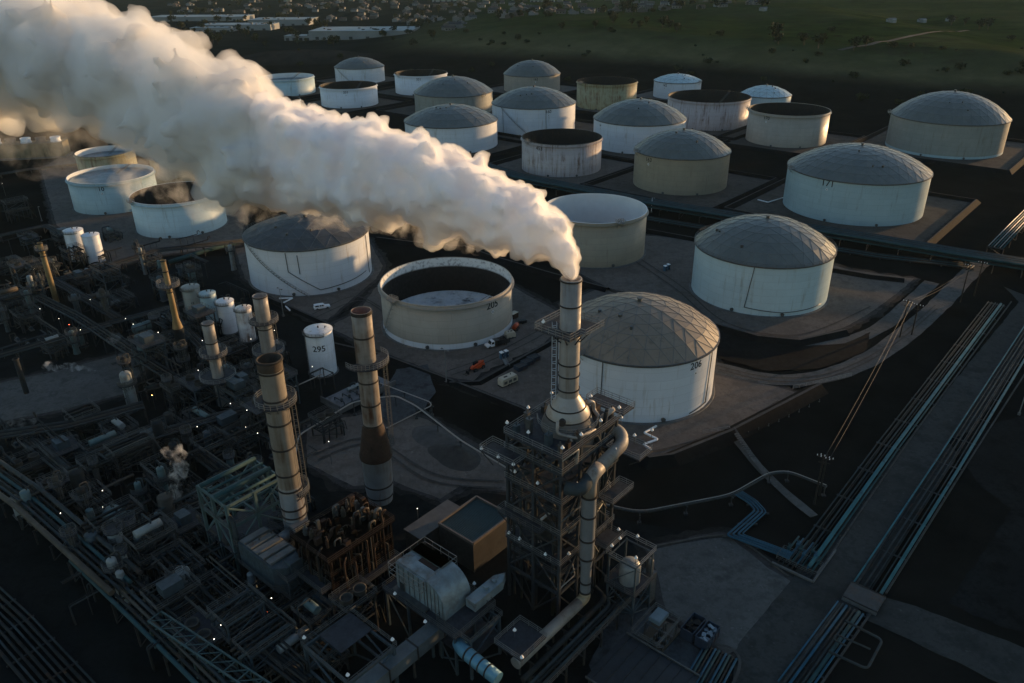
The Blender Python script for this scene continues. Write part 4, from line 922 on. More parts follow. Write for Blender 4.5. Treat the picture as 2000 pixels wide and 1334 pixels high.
# duct and elbow at the bottom edge
bd = thing('box_duct', 'square grey sheet metal duct running out below the boiler house', 'duct', (-16.8, 92.5, 0), A)
mb = MB(); mb.box((-4, 0, 6.6), (22, 2.6, 2.6)); mb.build('duct_body', M('grey duct', (.10, .115, .12), .5, .2, var=.25, scale=.5), bd)
for x in (-12, -6, 0, 6):
    mb = MB(); mb.box((x, 0, 6.6), (.2, 2.9, 2.9)); mb.build('duct_flange', m_band, bd)
    mb = MB(); mb.box((x, 0, 2.6), (.35, .35, 5.2)); mb.build('leg', m_dsteel, bd)
el = thing('blue_duct', 'round blue banded duct curving down in front of the boiler house', 'duct', (-9.2, 92.8, 0), A)
MB().tube([(2.2, 1.5, 3.2), (1.0, 1.2, 6.2), (-.5, -1.5, 7.3), (-.5, -9, 6.5)], 1.15, 20, round_=2.6).build('duct_body', M('blue duct', (.10, .23, .30), .45, .2, var=.25, scale=.5), el)
for y in (-2.5, -4, -5.5, -7): MB().tube([(-.5, y-.12, 7.3+(y+1.5)*.107), (-.5, y+.12, 7.3+(y+1.5)*.107)], 1.25, 20).build('duct_band', m_band, el)
# silo skid to the right of the tower
ss = thing('vessel_skid', 'grey upright vessel on braced steel legs beside the yard, railed cage on top', 'process vessel', (20.6, 107.2, 0), A)
frame(ss, 5.5, 5.5, [3.4, 7.0], 2, 2, .32, m_bsteel, decks=(1,), rails=(1,), rmat=m_drail)
mb = MB(); mb.lathe([(1.9, 7.1), (1.9, 10.6), (1.5, 11.3), (.6, 11.6), (.02, 11.7)], (0, 0), 30); mb.build('vessel', M('grey vessel', (.19, .20, .20), .45, .2, var=.2, scale=.6), ss)
frame(ss, 5.5, 5.5, [13.4], 2, 2, .26, m_bsteel, decks=(), rails=(0,), rmat=m_rail, z0=7)
mb = MB(); mb.lathe([(.7, 7), (.7, 9.4), (.3, 9.9), (.02, 10)], (4.4, -1.5), 20); mb.box((4.4, -1.5, 3.4), (2, 2, 6.8)); mb.build('small_vessel', m_steel, ss)
sk2 = thing('pump_skid', 'railed equipment skid with pumps and pipes on the pale concrete apron', 'equipment skid', (24.4, 99.6, 0), A)
frame(sk2, 7, 4.2, [3.4], 3, 2, .22, m_steel, decks=(), rails=(0,), rmat=m_drail)
mb = MB(); mb.box((0, 0, .25), (10, 4.8, .5)); mb.build('base_frame', m_pipe_brown, sk2)
mb = MB(); mb.box((2.2, .8, 3.7), (3.2, 2.2, .7)); mb.box((2.2, .8, 4.1), (3.0, 2, .1)); mb.build('top_tray', M('blue grey tray', (.12, .16, .18), .5, .1, var=.2), sk2)
for i in range(5):
    x = -4+i*1.5; mb = MB(); mb.tube([(x, -1.6, .7), (x, .4, .7)], .38, 12); mb.tube([(x, -.4, .7), (x, -.4, 2.6), (x+.8, -.4, 2.6), (x+.8, -.4, .6)], .13, 8, round_=.3); mb.box((x, -2, .7), (.6, .5, .7)); mb.build('pump', m_bsteel if i % 2 else m_steel, sk2)
for i, (px, lab) in enumerate((((1352, 1236), 'open topped dark skip nearer the equipment skid'), ((1380, 1252), 'dark skip with shiny load at the edge of the concrete apron'))):
    X, Y = U(*px); c = thing('waste_skip', lab, 'skip', (X, Y, 0), A)
    mb = MB(); l, w, h = 4.6, 2.3, 2.2
    for x in (-l/2, l/2): mb.box((x, 0, h/2+.2), (.12, w, h))
    for y in (-w/2, w/2): mb.box((0, y, h/2+.2), (l, .12, h))
    mb.box((0, 0, .28), (l, w, .12))
    for x in (-1.8, -.6, .6, 1.8):
        for y in (-w/2-.08, w/2+.08): mb.box((x, y, h/2+.2), (.12, .12, h))
    mb.build('body', m_navy, c)
    mb = MB(); r_ = random.Random(i+3)
    for k in range(14): mb.box((r_.uniform(-1.9, 1.9), r_.uniform(-.8, .8), 1.5+r_.uniform(0, .7)), (r_.uniform(.5, 1.4), r_.uniform(.3, .8), .15), r_.uniform(0, 3))
    mb.build('load', M('scrap sheet', (.20, .24, .26), .35, .5, var=.4) if i else m_soot, c)
rf = thing('lean_roof', 'dark seamed flat roof at the bottom edge beside the pale duct', 'shed', (20.5, 89.5, 0), A)
mb = MB(); mb.box((0, 0, 3.0), (12, 14, .25)); 
for i in range(7): mb.box((0, -6+i*2.0, 3.2), (12, .1, .16))
mb.build('roof', M('dark seamed roof', (.020, .024, .028), .6, .2, var=.3, scale=.5), rf)
mb = MB(); mb.beam((6, -7, 3.3), (6, 7, 3.3), .2, .3); mb.beam((-6, -7, 3.3), (-6, 7, 3.3), .2, .3); mb.build('fascia', m_steel, rf)
for x in (-5.5, 5.5):
    for y in (-6.5, 0, 6.5): MB().box((x, y, 1.4), (.3, .3, 2.9)).build('post', m_dsteel, rf)

# ---------------------------------------------------------------- pipe corridors
def catmull(P, k=6):
    return P
def pipe_group(name, label, px, z, offs, mats, cat='pipeline', posts=None, sleepers=None, group=None, round_=2.0, zs_=None, world=False):
    W = [Vector((*(p if world else U(p[0], p[1], z if zs_ is None else zs_[i])), 0)) for i, p in enumerate(px)]
    base = W[0].copy(); t = thing(name, label, cat, (base.x, base.y, 0), 0, group)
    Z = [z]*len(W) if zs_ is None else zs_
    nrm = []
    for i in range(len(W)):
        n = Vector((0, 0, 0))
        if i < len(W)-1: d = (W[i+1]-W[i]).normalized(); n1 = Vector((-d.y, d.x, 0)); n += n1
        if i > 0: d = (W[i]-W[i-1]).normalized(); n2 = Vector((-d.y, d.x, 0)); n += n2
        n.normalize(); d = (W[i+1]-W[i]).normalized() if i < len(W)-1 else (W[i]-W[i-1]).normalized()
        nrm.append(n/max(.4, n.dot(Vector((-d.y, d.x, 0)))))
    for k, (o, r, dz) in enumerate(offs):
        pts = [W[i]-base+nrm[i]*o+Vector((0, 0, Z[i]+dz)) for i in range(len(W))]
        MB().tube(pts, r, 8, round_=round_ if len(pts) > 2 else 0).build('pipe', mats[k % len(mats)], t)
    lo = min(o for o, r, d in offs)-.5; hi = max(o for o, r, d in offs)+.5
    if sleepers or posts:
        gap = sleepers or posts
        for i in range(len(W)-1):
            L_ = (W[i+1]-W[i]).length; n = max(1, int(L_/gap))
            for j in range(n+(1 if i == len(W)-2 else 0)):
                f = j/n; p = W[i].lerp(W[i+1], f)-base; q = nrm[i].lerp(nrm[i+1], f); zz = Z[i]+(Z[i+1]-Z[i])*f+min(d-r for o, r, d in offs)
                mb = MB()
                if sleepers: mb.beam(p+q*lo+Vector((0, 0, zz-.15)), p+q*hi+Vector((0, 0, zz-.15)), .35, .3); mb.build('sleeper', m_dsteel, t)
                else:
                    mb.beam(p+q*lo+Vector((0, 0, zz-.15)), p+q*hi+Vector((0, 0, zz-.15)), .25, .3)
                    if hi-lo > 2.2:
                        for s_ in (lo+.2, hi-.2): mb.beam(p+q*s_, p+q*s_+Vector((0, 0, zz)), .28)
                        if j % 2 == 0: mb.beam(p+q*(lo+.2), p+q*(hi-.2)+Vector((0, 0, zz-.2)), .12)
                    else: mb.beam(p, p+Vector((0, 0, zz)), .2); mb.box(p+Vector((0, 0, .2)), (.8, .8, .4))
                    mb.build('bent', m_dsteel, t)
    return t
def sp(n, w, r): return [(w*(i/(n-1)-.5), r[i % len(r)], 0) for i in range(n)]
BT = [m_pipe_teal, m_pipe_grey, m_pipe_blue, m_pipe_grey, m_pipe_grey]
pipe_group('pipe_corridor', 'long bundle of teal and grey pipes along the left kerb of the straight road', [(1566, 1100), (1735, 868), (1945, 592)], .7, [(-2.4, .2, 0), (-1.5, .42, .1), (-.5, .14, 0), (.15, .2, .05), (1.0, .13, 0), (1.35, .13, 0), (2.2, .17, 0)], [m_pipe_teal, m_main, m_pipe_dark, m_pipe_grey, m_pipe_dark, m_dull, m_pipe_grey], sleepers=13)
pipe_group('pipe_corridor', 'sunken bundle of grey pipes along the far kerb of the road, upper length', [(1692, 1148), (1850, 905), (2030, 620)], .5, [(-2.6, .32, 0), (-1.7, .14, 0), (-.8, .16, 0), (-.45, .12, .05), (.5, .2, 0), (1.4, .14, 0), (2.3, .18, 0)], [m_main, m_pipe_grey, m_pipe_dark, m_pipe_grey, m_pipe_grey, m_pipe_dark], sleepers=13)
pipe_group('pipe_corridor', 'short bundle of pipes with loops below the dark crossing slab', [(1545, 1345), (1660, 1186)], .5, [(-2.4, .2, 0), (-1.7, .34, 0), (-.9, .18, 0), (-.2, .2, 0), (.6, .24, 0), (1.3, .18, 0), (2.2, .16, 0)], [m_pipe_blue, m_pipe_teal, m_pipe_grey, m_pipe_dark, m_pipe_blue, m_pipe_grey], sleepers=6)
pipe_group('pipe_loop', 'rectangular expansion loop of grey pipe beside the lower bundle', [(1650, 1212), (1724, 1250), (1694, 1307), (1618, 1272)], 1.2, [(0, .22, 0)], [m_pipe_grey], round_=1)
pipe_group('pipe_loop', 'small inner expansion loop crossing the lower pipe bundle', [(1655, 1262), (1628, 1250), (1632, 1238), (1700, 1268)], 1.4, [(0, .16, 0)], [m_pipe_grey], round_=.8)
X, Y = U(1686, 1172); sl = thing('crossing_slab', 'dark plate slab bridging the sunken pipes at the road junction', 'slab', (X, Y, 0), A); mb = MB(); mb.box((0, 0, .75), (5.2, 6.2, .3)); mb.build('plate', m_dsteel, sl)
mb = MB(); mb.box((-2.5, 0, .45), (.3, 6.2, .9)); mb.box((2.5, 0, .45), (.3, 6.2, .9)); mb.build('end_wall', m_conc, sl)
pipe_group('blue_pipes', 'zigzag bundle of bright blue pipes leading to the manifold by the road', [(1442, 962), (1470, 980), (1486, 998), (1434, 1044), (1545, 1085)], .8, [(-1.0, .22, 0), (-.3, .2, 0), (.4, .22, 0), (1.0, .16, 0)], [m_pipe_blue], sleepers=5, round_=.8)
X, Y = U(1572, 1085); mf = thing('valve_manifold', 'blue valve manifold in a kerbed sump at the end of the roadside pipes', 'manifold', (X, Y, 0), A)
for i in range(7):
    mb = MB(); y = -3+i; mb.tube([(-4, y, .6), (4, y, .6)], .2, 8); mb.cyl(.35, .5, 1.3, (-1+i % 3, y), 10); mb.cyl(.08, 1.3, 1.9, (-1+i % 3, y), 6); mb.lathe([(.32, 1.9), (.32, 1.98), (.2, 1.98)], (-1+i % 3, y), 12); mb.build('valve_run', m_pipe_blue if i % 2 else m_pipe_teal, mf)
mb = MB(); mb.rail([(-4.5, -4, 0), (-1, -4, 0), (-1, 4, 0), (-4.5, 4, 0)], True, 1.1, 2, .07); mb.build('railing', m_drail, mf)
mb = MB(); mb.beam((-6.5, -4, .3), (-6.5, 4, .3), .3, .6); mb.beam((-6.5, -4.2, .3), (5, -4.2, .3), .3, .6); mb.build('kerb', m_conc, mf)
for i in range(8): MB().tube([(-6.3, -3.4+i*.95, .3), (-4.1, -3.4+i*.95, .3)], .16, 8).build('pipe', m_pipe_dark, mf)
pipe_group('culvert_pipes', 'fan of dark blue pipes in a curved kerbed culvert at the bottom edge', [(1345, 1385), (1408, 1272)], .5, sp(10, 5.6, [.2, .16, .24]), [m_pipe_blue, m_pipe_dark, m_pipe_teal], sleepers=6)
ribbon('kerb', [(1398, 1264), (1425, 1270), (1443, 1290), (1440, 1320), (1420, 1360)], .5, g_crest)
pipe_group('elevated_pipe', 'thin pipe on posts sweeping round the dark pit right of the tower', [(1170, 985), (1250, 1003), (1430, 968), (1505, 925), (1540, 922), (1612, 950)], 2.6, [(0, .2, 0), (.5, .1, .1)], [m_pipe_grey, m_pipe_l], posts=9, round_=3)
pipe_group('elevated_pipe', 'pale pipe pair on posts crossing behind the rusty stack and descending to the tower', [(575, 905), (583, 850), (690, 785), (772, 772), (812, 792), (900, 860), (1000, 920)], 4.0, [(0, .18, 0), (.55, .18, 0)], [m_pipe_l, m_pipe_grey], posts=10, round_=2)
pipe_group('elevated_pipe', 'thin pale pipe line right of the rusty stack ending in a hairpin', [(742, 748), (840, 785), (843, 792), (755, 836)], 3.0, [(0, .14, 0)], [m_pipe_l], posts=9, round_=.8)
for i, (px, lab) in enumerate(((((1282, 832), (1258, 845), (1285, 858), (1256, 868), (1272, 878)), 'white zigzag drain pipe at the foot of the brown domed tank'), (((545, 583), (572, 582), (552, 592), (566, 606)), 'white zigzag drain pipe at the foot of the cone roofed tank'), (((1480, 390), (1500, 395), (1530, 386)), 'pale bent pipe beside the large tank by the rack'))):
    pipe_group('drain_pipe', lab, px, .6, [(0, .28, 0)], [m_white_eq], 'pipe', round_=.5)
# the teal rack across the middle
pipe_group('pipe_rack', 'long teal pipe rack on trestles crossing the tank farm behind the steaming stack', [(880, 300), (1010, 342), (1260, 391), (1500, 430), (1700, 462), (1890, 494), (2060, 520)], 5.0, [(-4, .5, 0), (-2.8, .3, 0), (-1.8, .3, 0), (-.8, .45, 0), (.3, .3, 0), (1.4, .55, 0), (2.6, .3, 0), (3.6, .35, 0), (-3, .3, -2), (-1, .35, -2), (1, .3, -2), (3, .4, -2)], [m_pipe_teal, m_pipe_grey, m_pipe_teal, m_pipe_grey], 'pipe rack', posts=9)
pipe_group('ground_pipes', 'row of dark ground pipes along the near side of the long teal rack', [(1180, 412), (1500, 465), (1720, 500), (1900, 520)], .8, sp(5, 5, [.3, .22]), [m_pipe_dark, m_pipe_teal], sleepers=9)
pipe_group('pipe_rack', 'yellow lit pipe bundle climbing away behind the far end of the long teal rack', [(1945, 482), (1985, 440), (2040, 385)], 3, sp(6, 5, [.3, .2]), [m_pipe_teal, m_pipe_l], 'pipe rack', posts=9)
# racks of the left plant
pipe_group('pipe_rack', 'big brown lagged pipe with others on the rack beside the dark plant road, upper length', [(-60, 890), (60, 975), (160, 1062), (250, 1140)], 6, [(-3, .6, 0), (-1.6, .3, 0), (-.6, .3, 0), (.5, .4, 0), (1.6, .25, 0), (2.6, .5, .6), (-2, .3, -2), (0, .35, -2), (2, .3, -2)], [m_pipe_brown, m_pipe_grey, m_pipe_dark, m_pipe_teal, m_pipe_dark, m_pipe_grey], 'pipe rack', posts=7)
pipe_group('pipe_rack', 'dark pipe rack beside the plant road, lower length with one pale teal pipe', [(170, 1075), (300, 1195), (420, 1310), (480, 1370)], 5.4, [(-3.2, .4, -.3), (-2.2, .3, 0), (-1.2, .3, 0), (-.2, .35, 0), (.9, .25, 0), (1.9, .3, 0)], [m_pipe_teal, m_pipe_dark, m_pipe_brown, m_pipe_grey, m_pipe_dark, m_pipe_dark], 'pipe rack', posts=7)
pipe_group('ground_pipes', 'row of pipes on the far side of the dark plant road in the bottom corner', [(-80, 1130), (20, 1225), (150, 1370)], .6, sp(8, 7, [.3, .2, .25]), [m_pipe_dark, m_pipe_grey, m_pipe_dark], sleepers=7)
for lab, px, z, n, w in (('narrow cross rack joining the roadside rack to the small steam jet', [(165, 1085), (300, 1020), (430, 965)], 5, 4, 3), ('narrow cross rack in the dark centre of the plant', [(300, 1200), (380, 1150), (450, 1108)], 5, 5, 3.5),
    ('rack running under the four white upright tanks', [(-40, 590), (165, 532), (310, 488), (480, 470)], 4, 5, 4), ('rack beside the plant yard with a dog leg', [(-40, 705), (100, 665), (215, 632)], 5, 4, 3),
    ('rack crossing from the yard to the slim grey stack', [(70, 578), (150, 618), (260, 690), (340, 740)], 5, 4, 3), ('low rack between the cream stack and tank 295', [(330, 700), (345, 745), (285, 760)], 4, 3, 2),
    ('rack along the front of the plant yard', [(-40, 855), (130, 830), (280, 790)], 5, 5, 3.4), ('rack from the yard toward the cream stack', [(150, 900), (270, 860), (400, 820), (480, 800)], 5, 5, 3.4), ('fine pipe rack behind the teal drums', [(180, 640), (330, 600), (420, 575)], 3.5, 6, 3), ('fine pipe rack running down past the slim grey stack', [(330, 610), (420, 700), (500, 770)], 4.5, 6, 3), ('fine pipe rack from the yard corner down to the twin teal columns', [(60, 860), (180, 960), (290, 1060)], 4, 6, 3),
    ('fine pipe rack crossing under the cream stack', [(380, 880), (470, 950), (560, 1020)], 3.2, 5, 2.6), ('fine pipe rack along the foot of the furnace', [(330, 1130), (470, 1230), (600, 1330)], 4, 6, 3), ('fine pipe rack between the two ochre stacks', [(20, 500), (130, 560), (230, 620)], 4, 6, 3), ('fine pipe rack in the far corner by the upright pair', [(0, 460), (90, 440), (200, 500)], 3, 5, 2.6), ('pale single rack near the cooling tower', [(-30, 345), (60, 330), (150, 322)], 2, 4, 3)):
    pipe_group('pipe_rack', lab, px, z, sp(n, w, [.3, .2, .25, .4]), [m_pipe_grey, m_pipe_dark, m_dull, m_pipe_dark], 'pipe rack', posts=7)
pipe_group('large_main', 'wide pale teal main running up to the foot of the cone roofed tank', [(330, 512), (400, 490), (472, 470)], 1.4, [(0, .9, 0)], [m_pipe_teal], 'pipe', sleepers=13)
# truss bridge, bottom left
tbg = thing('pipe_bridge', 'teal lattice truss bridge with cross braced top at the bottom edge', 'truss bridge', (*U(303, 1207, 6), 0), math.atan2(U(480, 1326, 6)[1]-U(303, 1207, 6)[1], U(480, 1326, 6)[0]-U(303, 1207, 6)[0]))
Lb = math.dist(U(303, 1207, 6), U(480, 1326, 6)); m_ts = M('teal truss steel', (.06, .10, .10), .5, .2, var=.3)
for y in (-1.3, 1.3):
    for z in (4.4, 6.4): MB().beam((0, y, z), (Lb+6, y, z), .28).build('chord', m_ts, tbg)
n = 9; mb = MB()
for i in range(n+1):
    x = (Lb+6)*i/n
    for y in (-1.3, 1.3):
        mb.beam((x, y, 4.4), (x, y, 6.4), .16)
        if i < n: mb.beam((x, y, 4.4), (x+(Lb+6)/n, y, 6.4), .14)
    mb.beam((x, -1.3, 6.4), (x, 1.3, 6.4), .18)
    if i < n: mb.beam((x, -1.3, 6.4), (x+(Lb+6)/n, 1.3, 6.4), .13)
mb.build('truss_lattice', m_ts, tbg)
for x in (0, Lb*.5, Lb): MB().box((x, -1.3, 2.1), (.35, .35, 4.4)).build('leg', m_ts, tbg); MB().box((x, 1.3, 2.1), (.35, .35, 4.4)).build('leg', m_ts, tbg)

# ---------------------------------------------------------------- plant clutter: vessels, exchangers, columns, small frames
def hvessel(label, px, L_, r, yaw, mat, z=1.2, group=None):
    X, Y = U(*px); t = thing('horizontal_vessel', label, 'vessel', (X, Y, 0), yaw, group); mb = MB()
    pr = [(.02, 0)]+[(r*math.sin(a*P2/8), r*.5*(1-math.cos(a*P2/8))) for a in range(1, 4)]+[(r, r*.5), (r, L_-r*.5)]+[(r*math.sin(a*P2/8), L_-r*.5*(1-math.cos(a*P2/8))) for a in range(3, 0, -1)]+[(.02, L_)]
    mb.lathe(pr, n=20); mb.v = [(z_-L_/2, x, y+z+r) for x, y, z_ in mb.v]; mb.build('shell', mat, t)
    for x in (-L_*.3, L_*.3): MB().box((x, 0, (z+r*.4)/2), (.4, r*1.5, z+r*.4)).build('saddle', m_conc, t)
    mb = MB(); mb.cyl(.22, z+2*r-.1, z+2*r+.5, (L_*.2, 0), 10); mb.cyl(.3, z+2*r+.5, z+2*r+.6, (L_*.2, 0), 10); mb.tube([(-L_*.2, 0, z+2*r), (-L_*.2, 0, z+2*r+.8), (-L_*.2+1.4, 0, z+2*r+.8)], .14, 8); mb.build('nozzle', m_pipe_grey, t)
    return t
def column(label, px, h, r, mat, group=None):
    X, Y = U(*px); t = thing('process_column', label, 'vessel', (X, Y, 0), 0, group)
    MB().lathe([(r, 0), (r, h-r*.5)]+[(r*math.cos(a*P2/10), h-r*.5+r*.6*math.sin(a*P2/10)) for a in range(1, 5)]+[(.02, h+r*.1)], n=24).build('shell', mat, t)
    ring_platform(t, r, r+1.0, h*.72, m_drail, -2.4, .6)
    mb = MB(); mb.tube([(0, 0, h), (0, 0, h+.9), (r+.5, 0, h+.9), (r+.5, 0, h*.2)], .16, 8, round_=.5); mb.build('overhead_pipe', m_pipe_grey, t)
    mb = MB(); cage_ladder(mb, (0, -r-.25, 0), .5, h*.72, (0, -1)); mb.build('caged_ladder', m_drail, t)
    return t
m_tealv = M('teal grey vessel paint', (.075, .12, .125), .5, .1, var=.2, scale=.6, stain=(.04, .05, .05), stain_amt=.3)
m_palev = M('pale vessel paint', (.20, .22, .22), .5, .1, var=.2, scale=.6, stain=RUST, stain_amt=.25)
column('grey round topped column with bright cap beside the plant yard', (262, 800), 11.5, 1.45, m_palev)
column('pale teal column in the dark lower plant left of the small steam jet', (330, 985), 10, .8, m_tealv)
column('second pale teal column beside the small steam jet', (283, 1000), 8, .7, m_tealv)
column('short stub column behind the slender ochre stack', (270, 505), 7, .6, m_pipe_grey)
column('squat dark column under the slim grey stack', (350, 920), 8, 1.0, m_pipe_dark)
hvessel('long teal drum lying in front of the slender ochre stack', (295, 650), 11, 1.6, A, m_tealv)
hvessel('second teal drum lying nearer the row of four tanks', (285, 672), 6, 1.4, A, m_tealv)
hvessel('dull grey exchanger lying beside the dog leg rack', (215, 606), 8, .9, A, m_palev)
hvessel('brown exchanger lying beside the dull grey one', (190, 588), 7, .9, A, m_pipe_brown)
hvessel('pale blue drum end below the twin teal columns', (236, 1040), 6, 2.0, A-P2/2, m_tealv, 2)
hvessel('grey drum on saddles right of the row of four upright tanks', (430, 700), 7, 1.1, A, m_palev)
hvessel('small drum on the white walled pad under tank 295', (690, 765), 4, .6, A, m_palev, .8)
rg = random.Random(8)
FR = [(60, 640), (110, 690), (160, 560), (60, 560), (215, 560), (320, 580), (380, 560), (300, 720), (350, 800), (170, 840), (80, 890), (240, 860), (300, 880), (120, 980), (190, 1010), (420, 900), (430, 1000), (370, 1060), (250, 1120), (480, 870), (330, 640), (440, 760), (480, 790), (60, 480), (150, 520), (40, 430), (220, 470), (400, 660), (640, 850), (520, 1200), (420, 1210), (580, 1290), (470, 800), (560, 790), (360, 1140), (200, 940), (550, 1130), (640, 1210), (700, 1240), (640, 1300), (80, 1010), (30, 610), (130, 480), (390, 790), (340, 860), (500, 740), (540, 720), (425, 720), (455, 705), (300, 530), (350, 690), (400, 840), (450, 850), (520, 850), (330, 960), (270, 930), (210, 890), (130, 900), (60, 930), (150, 1000), (240, 1060), (310, 1110), (350, 1210), (400, 1280), (480, 1260), (530, 1300), (620, 1250), (590, 1180), (20, 540), (90, 560), (240, 600)]
LOOKS = ['with two pipes on top', 'holding a small grey drum', 'with a dark box on its deck', 'carrying a row of fans', 'with a bent pipe over it']
for i, (px, py) in enumerate(FR):
    X, Y = U(px, py); w, d, h = rg.uniform(4.5, 9), rg.uniform(3.5, 6.5), rg.choice((4, 5.5, 7, 9))
    k = i % 5
    t = thing('pipe_gantry', 'small dark plant frame '+LOOKS[k]+' among the unlit process units', 'steel frame', (X, Y, 0), A+(P2/2 if rg.random() < .5 else 0), 'unlit plant frames '+LOOKS[k])
    frame(t, w, d, [h*.55, h], 2, 2, .3, rg.choice((m_dsteel, m_bsteel, m_dsteel)), decks=(1,) if k in (2, 3) and i % 2 else (), rails=(0, 1) if k in (1, 2, 4) else (1,), rmat=m_drail)
    for q in range(5):
        y = d*(q/4-.5)*.8; MB().tube([(-w*.5-rg.uniform(0, 2), y, h*.55+.2), (w*.5+rg.uniform(0, 2), y, h*.55+.2), (w*.5+2, y, .3)], rg.uniform(.08, .2), 6, round_=.4).build('pipe', rg.choice((m_pipe_grey, m_dull, m_pipe_dark, m_dull)), t)
    if k == 0 or k == 4:
        for y in (-d*.3, 0, d*.3): MB().tube([(-w*.7, y, h+.3), (w*.5, y, h+.3), (w*.7, y, h*.5), (w*.7, y, .3)], rg.uniform(.15, .35), 8, round_=.7).build('pipe', rg.choice((m_pipe_grey, m_pipe_dark, m_pipe_dark)), t)
    elif k == 1:
        mb = MB(); mb.tube([(-w*.35, 0, h+1), (w*.35, 0, h+1)], .8, 14); mb.build('drum', rg.choice((m_palev, m_tealv, m_pipe_brown)), t)
        MB().tube([(w*.1, 0, h+1.6), (w*.1, 0, h+2.4), (w*.1, d*.6, h+2.4), (w*.1, d*.6, .4)], .18, 8, round_=.5).build('pipe', m_pipe_grey, t)
    elif k == 2: MB().box((0, 0, h+1.1), (w*.5, d*.5, 2)).build('box', m_bsteel, t)
    else:
        for x in (-w*.25, w*.25):
            mb = MB(); mb.lathe([(1.2, h+.1), (1.1, h+.9), (1.25, h+1.0), (1.0, h+1.0), (1.0, h+.3), (.02, h+.3)], (x, 0), 18); mb.build('fan_ring', m_dull, t)
    for j in range(3):
        x, y = rg.uniform(-w, w), rg.uniform(-d, d); MB().tube([(x, y, 0), (x, y, h*.7), (x+rg.choice((-2, 2)), y, h*.7), (x+rg.choice((-2, 2)), y+.4, .2)], rg.uniform(.1, .22), 7, round_=.4).build('pipe_bend', rg.choice((m_pipe_grey, m_pipe_dark, m_dull)), t)
def in_plant(px, py):
    if py > 960+(px+30)*.86: return False
    if px < 250 and 695 < py < 835: return False
    if px > 470 and py < 690: return False
    if px > 575 and py < 1080: return False
    return 470 < py < 1330
FR2 = []
while len(FR2) < 150:
    px, py = rg.uniform(-10, 720), rg.uniform(480, 1330)
    if in_plant(px, py): FR2.append((px, py))
RUN = ['with a single bend', 'with a goose neck end', 'on tall thin posts']
for i, (px, py) in enumerate(FR2):
    X, Y = U(px, py); k = i % 3; d = rg.choice((0, P2/2)); L_ = rg.uniform(6, 17); z = rg.uniform(2.2, 6.5); r = rg.uniform(.12, .3)
    t = thing('pipe_run', 'thin service pipe '+RUN[k]+' crossing the dark plant floor', 'pipe', (X, Y, 0), A+d, 'thin service pipes '+RUN[k]); m = rg.choice((m_dull, m_pipe_grey, m_pipe_grey, m_dull, m_pipe_dark, m_pipe_dark))
    if k == 0: pts = [(-L_/2, 0, .2), (-L_/2, 0, z), (L_/2, 0, z), (L_/2, rg.uniform(2, 5), z)]
    elif k == 1: pts = [(-L_/2, 0, z), (L_/2, 0, z), (L_/2, 0, z+1.3), (L_/2+.9, 0, z+1.3), (L_/2+.9, 0, z+.6)]
    else: pts = [(-L_/2, 0, z+1), (L_/2, 0, z+1)]
    MB().tube(pts, r, 8, round_=.5).build('pipe', m, t)
    if k != 1: MB().tube([(p[0], p[1]+.7, max(.2, p[2]-.1)) for p in pts], r*.7, 7, round_=.5).build('pipe', rg.choice((m_pipe_grey, m_pipe_dark)), t)
    for x in (-L_*.3, 0, L_*.3):
        mb = MB(); mb.box((x, .3, z/2), (.16, .16, z-.1)); mb.beam((x, -.4, z-.2), (x, 1.1, z-.2), .14); mb.build('post', m_dsteel, t)
VS = ['with a flat top', 'with a round head', 'with a railed top']
for i in range(60):
    while True:
        px, py = rg.uniform(0, 640), rg.uniform(520, 1180)
        if in_plant(px, py): break
    X, Y = U(px, py); k = i % 3; r, h = rg.uniform(.6, 1.5), rg.uniform(3, 9)
    t = thing('plant_drum', 'small upright drum '+VS[k]+' standing among the dark plant frames', 'vessel', (X, Y, 0), A, 'upright drums '+VS[k]); mb = MB()
    mb.lathe([(r, .3), (r, h)]+([(r*math.cos(a*P2/10), h+r*.55*math.sin(a*P2/10)) for a in range(1, 5)] if k == 1 else [(r-.1, h+.1)])+[(.02, h+(r*.57 if k == 1 else .12))], n=18); mb.build('shell', rg.choice((m_palev, m_tealv, m_pipe_dark, m_bsteel, m_dull)), t)
    MB().box((0, 0, .15), (r*2.4, r*2.4, .3)).build('plinth', m_conc, t)
    if k == 2: ring_platform(t, .1, r+.5, h+.15, m_drail, n=12)
    MB().tube([(r*.5, 0, h), (r*.5, 0, h+.8), (r+.8, 0, h+.8), (r+.8, 0, .3)], .12, 7, round_=.3).build('pipe', rg.choice((m_pipe_grey, m_dull)), t)
PU = [(rg.uniform(10, 560), rg.uniform(520, 1180)) for _ in range(70)]
p0 = thing('pump_set', 'low dark pump set standing on the plant paving', 'pump', (0, 0, 0), A, 'pump sets on the plant paving')
MB().box((0, 0, .2), (2.6, 1.2, .4)).build('base_frame', m_conc, p0); MB().tube([(-1.1, 0, .85), (.2, 0, .85)], .42, 12).build('motor', m_bsteel, p0)
mb = MB(); mb.tube([(.3, 0, .85), (1.0, 0, .85)], .55, 12); mb.tube([(.7, 0, 1.2), (.7, 0, 2.6), (.7, 1.6, 2.6), (.7, 1.6, .2)], .16, 8, round_=.4); mb.build('pump_body', m_dull, p0)
first = True
for px, py in PU:
    if py > 985+(px-30)*1.0 or (px < 240 and 700 < py < 830): continue
    X, Y = U(px, py)
    if first: p0.location = (X, Y, 0); first = False
    else: dup(p0, (X, Y, 0), A+rg.choice((0, P2/2)))
PC = []
while len(PC) < 30:
    px, py = rg.uniform(0, 620), rg.uniform(520, 1200)
    if in_plant(px, py): PC.append((px, py))
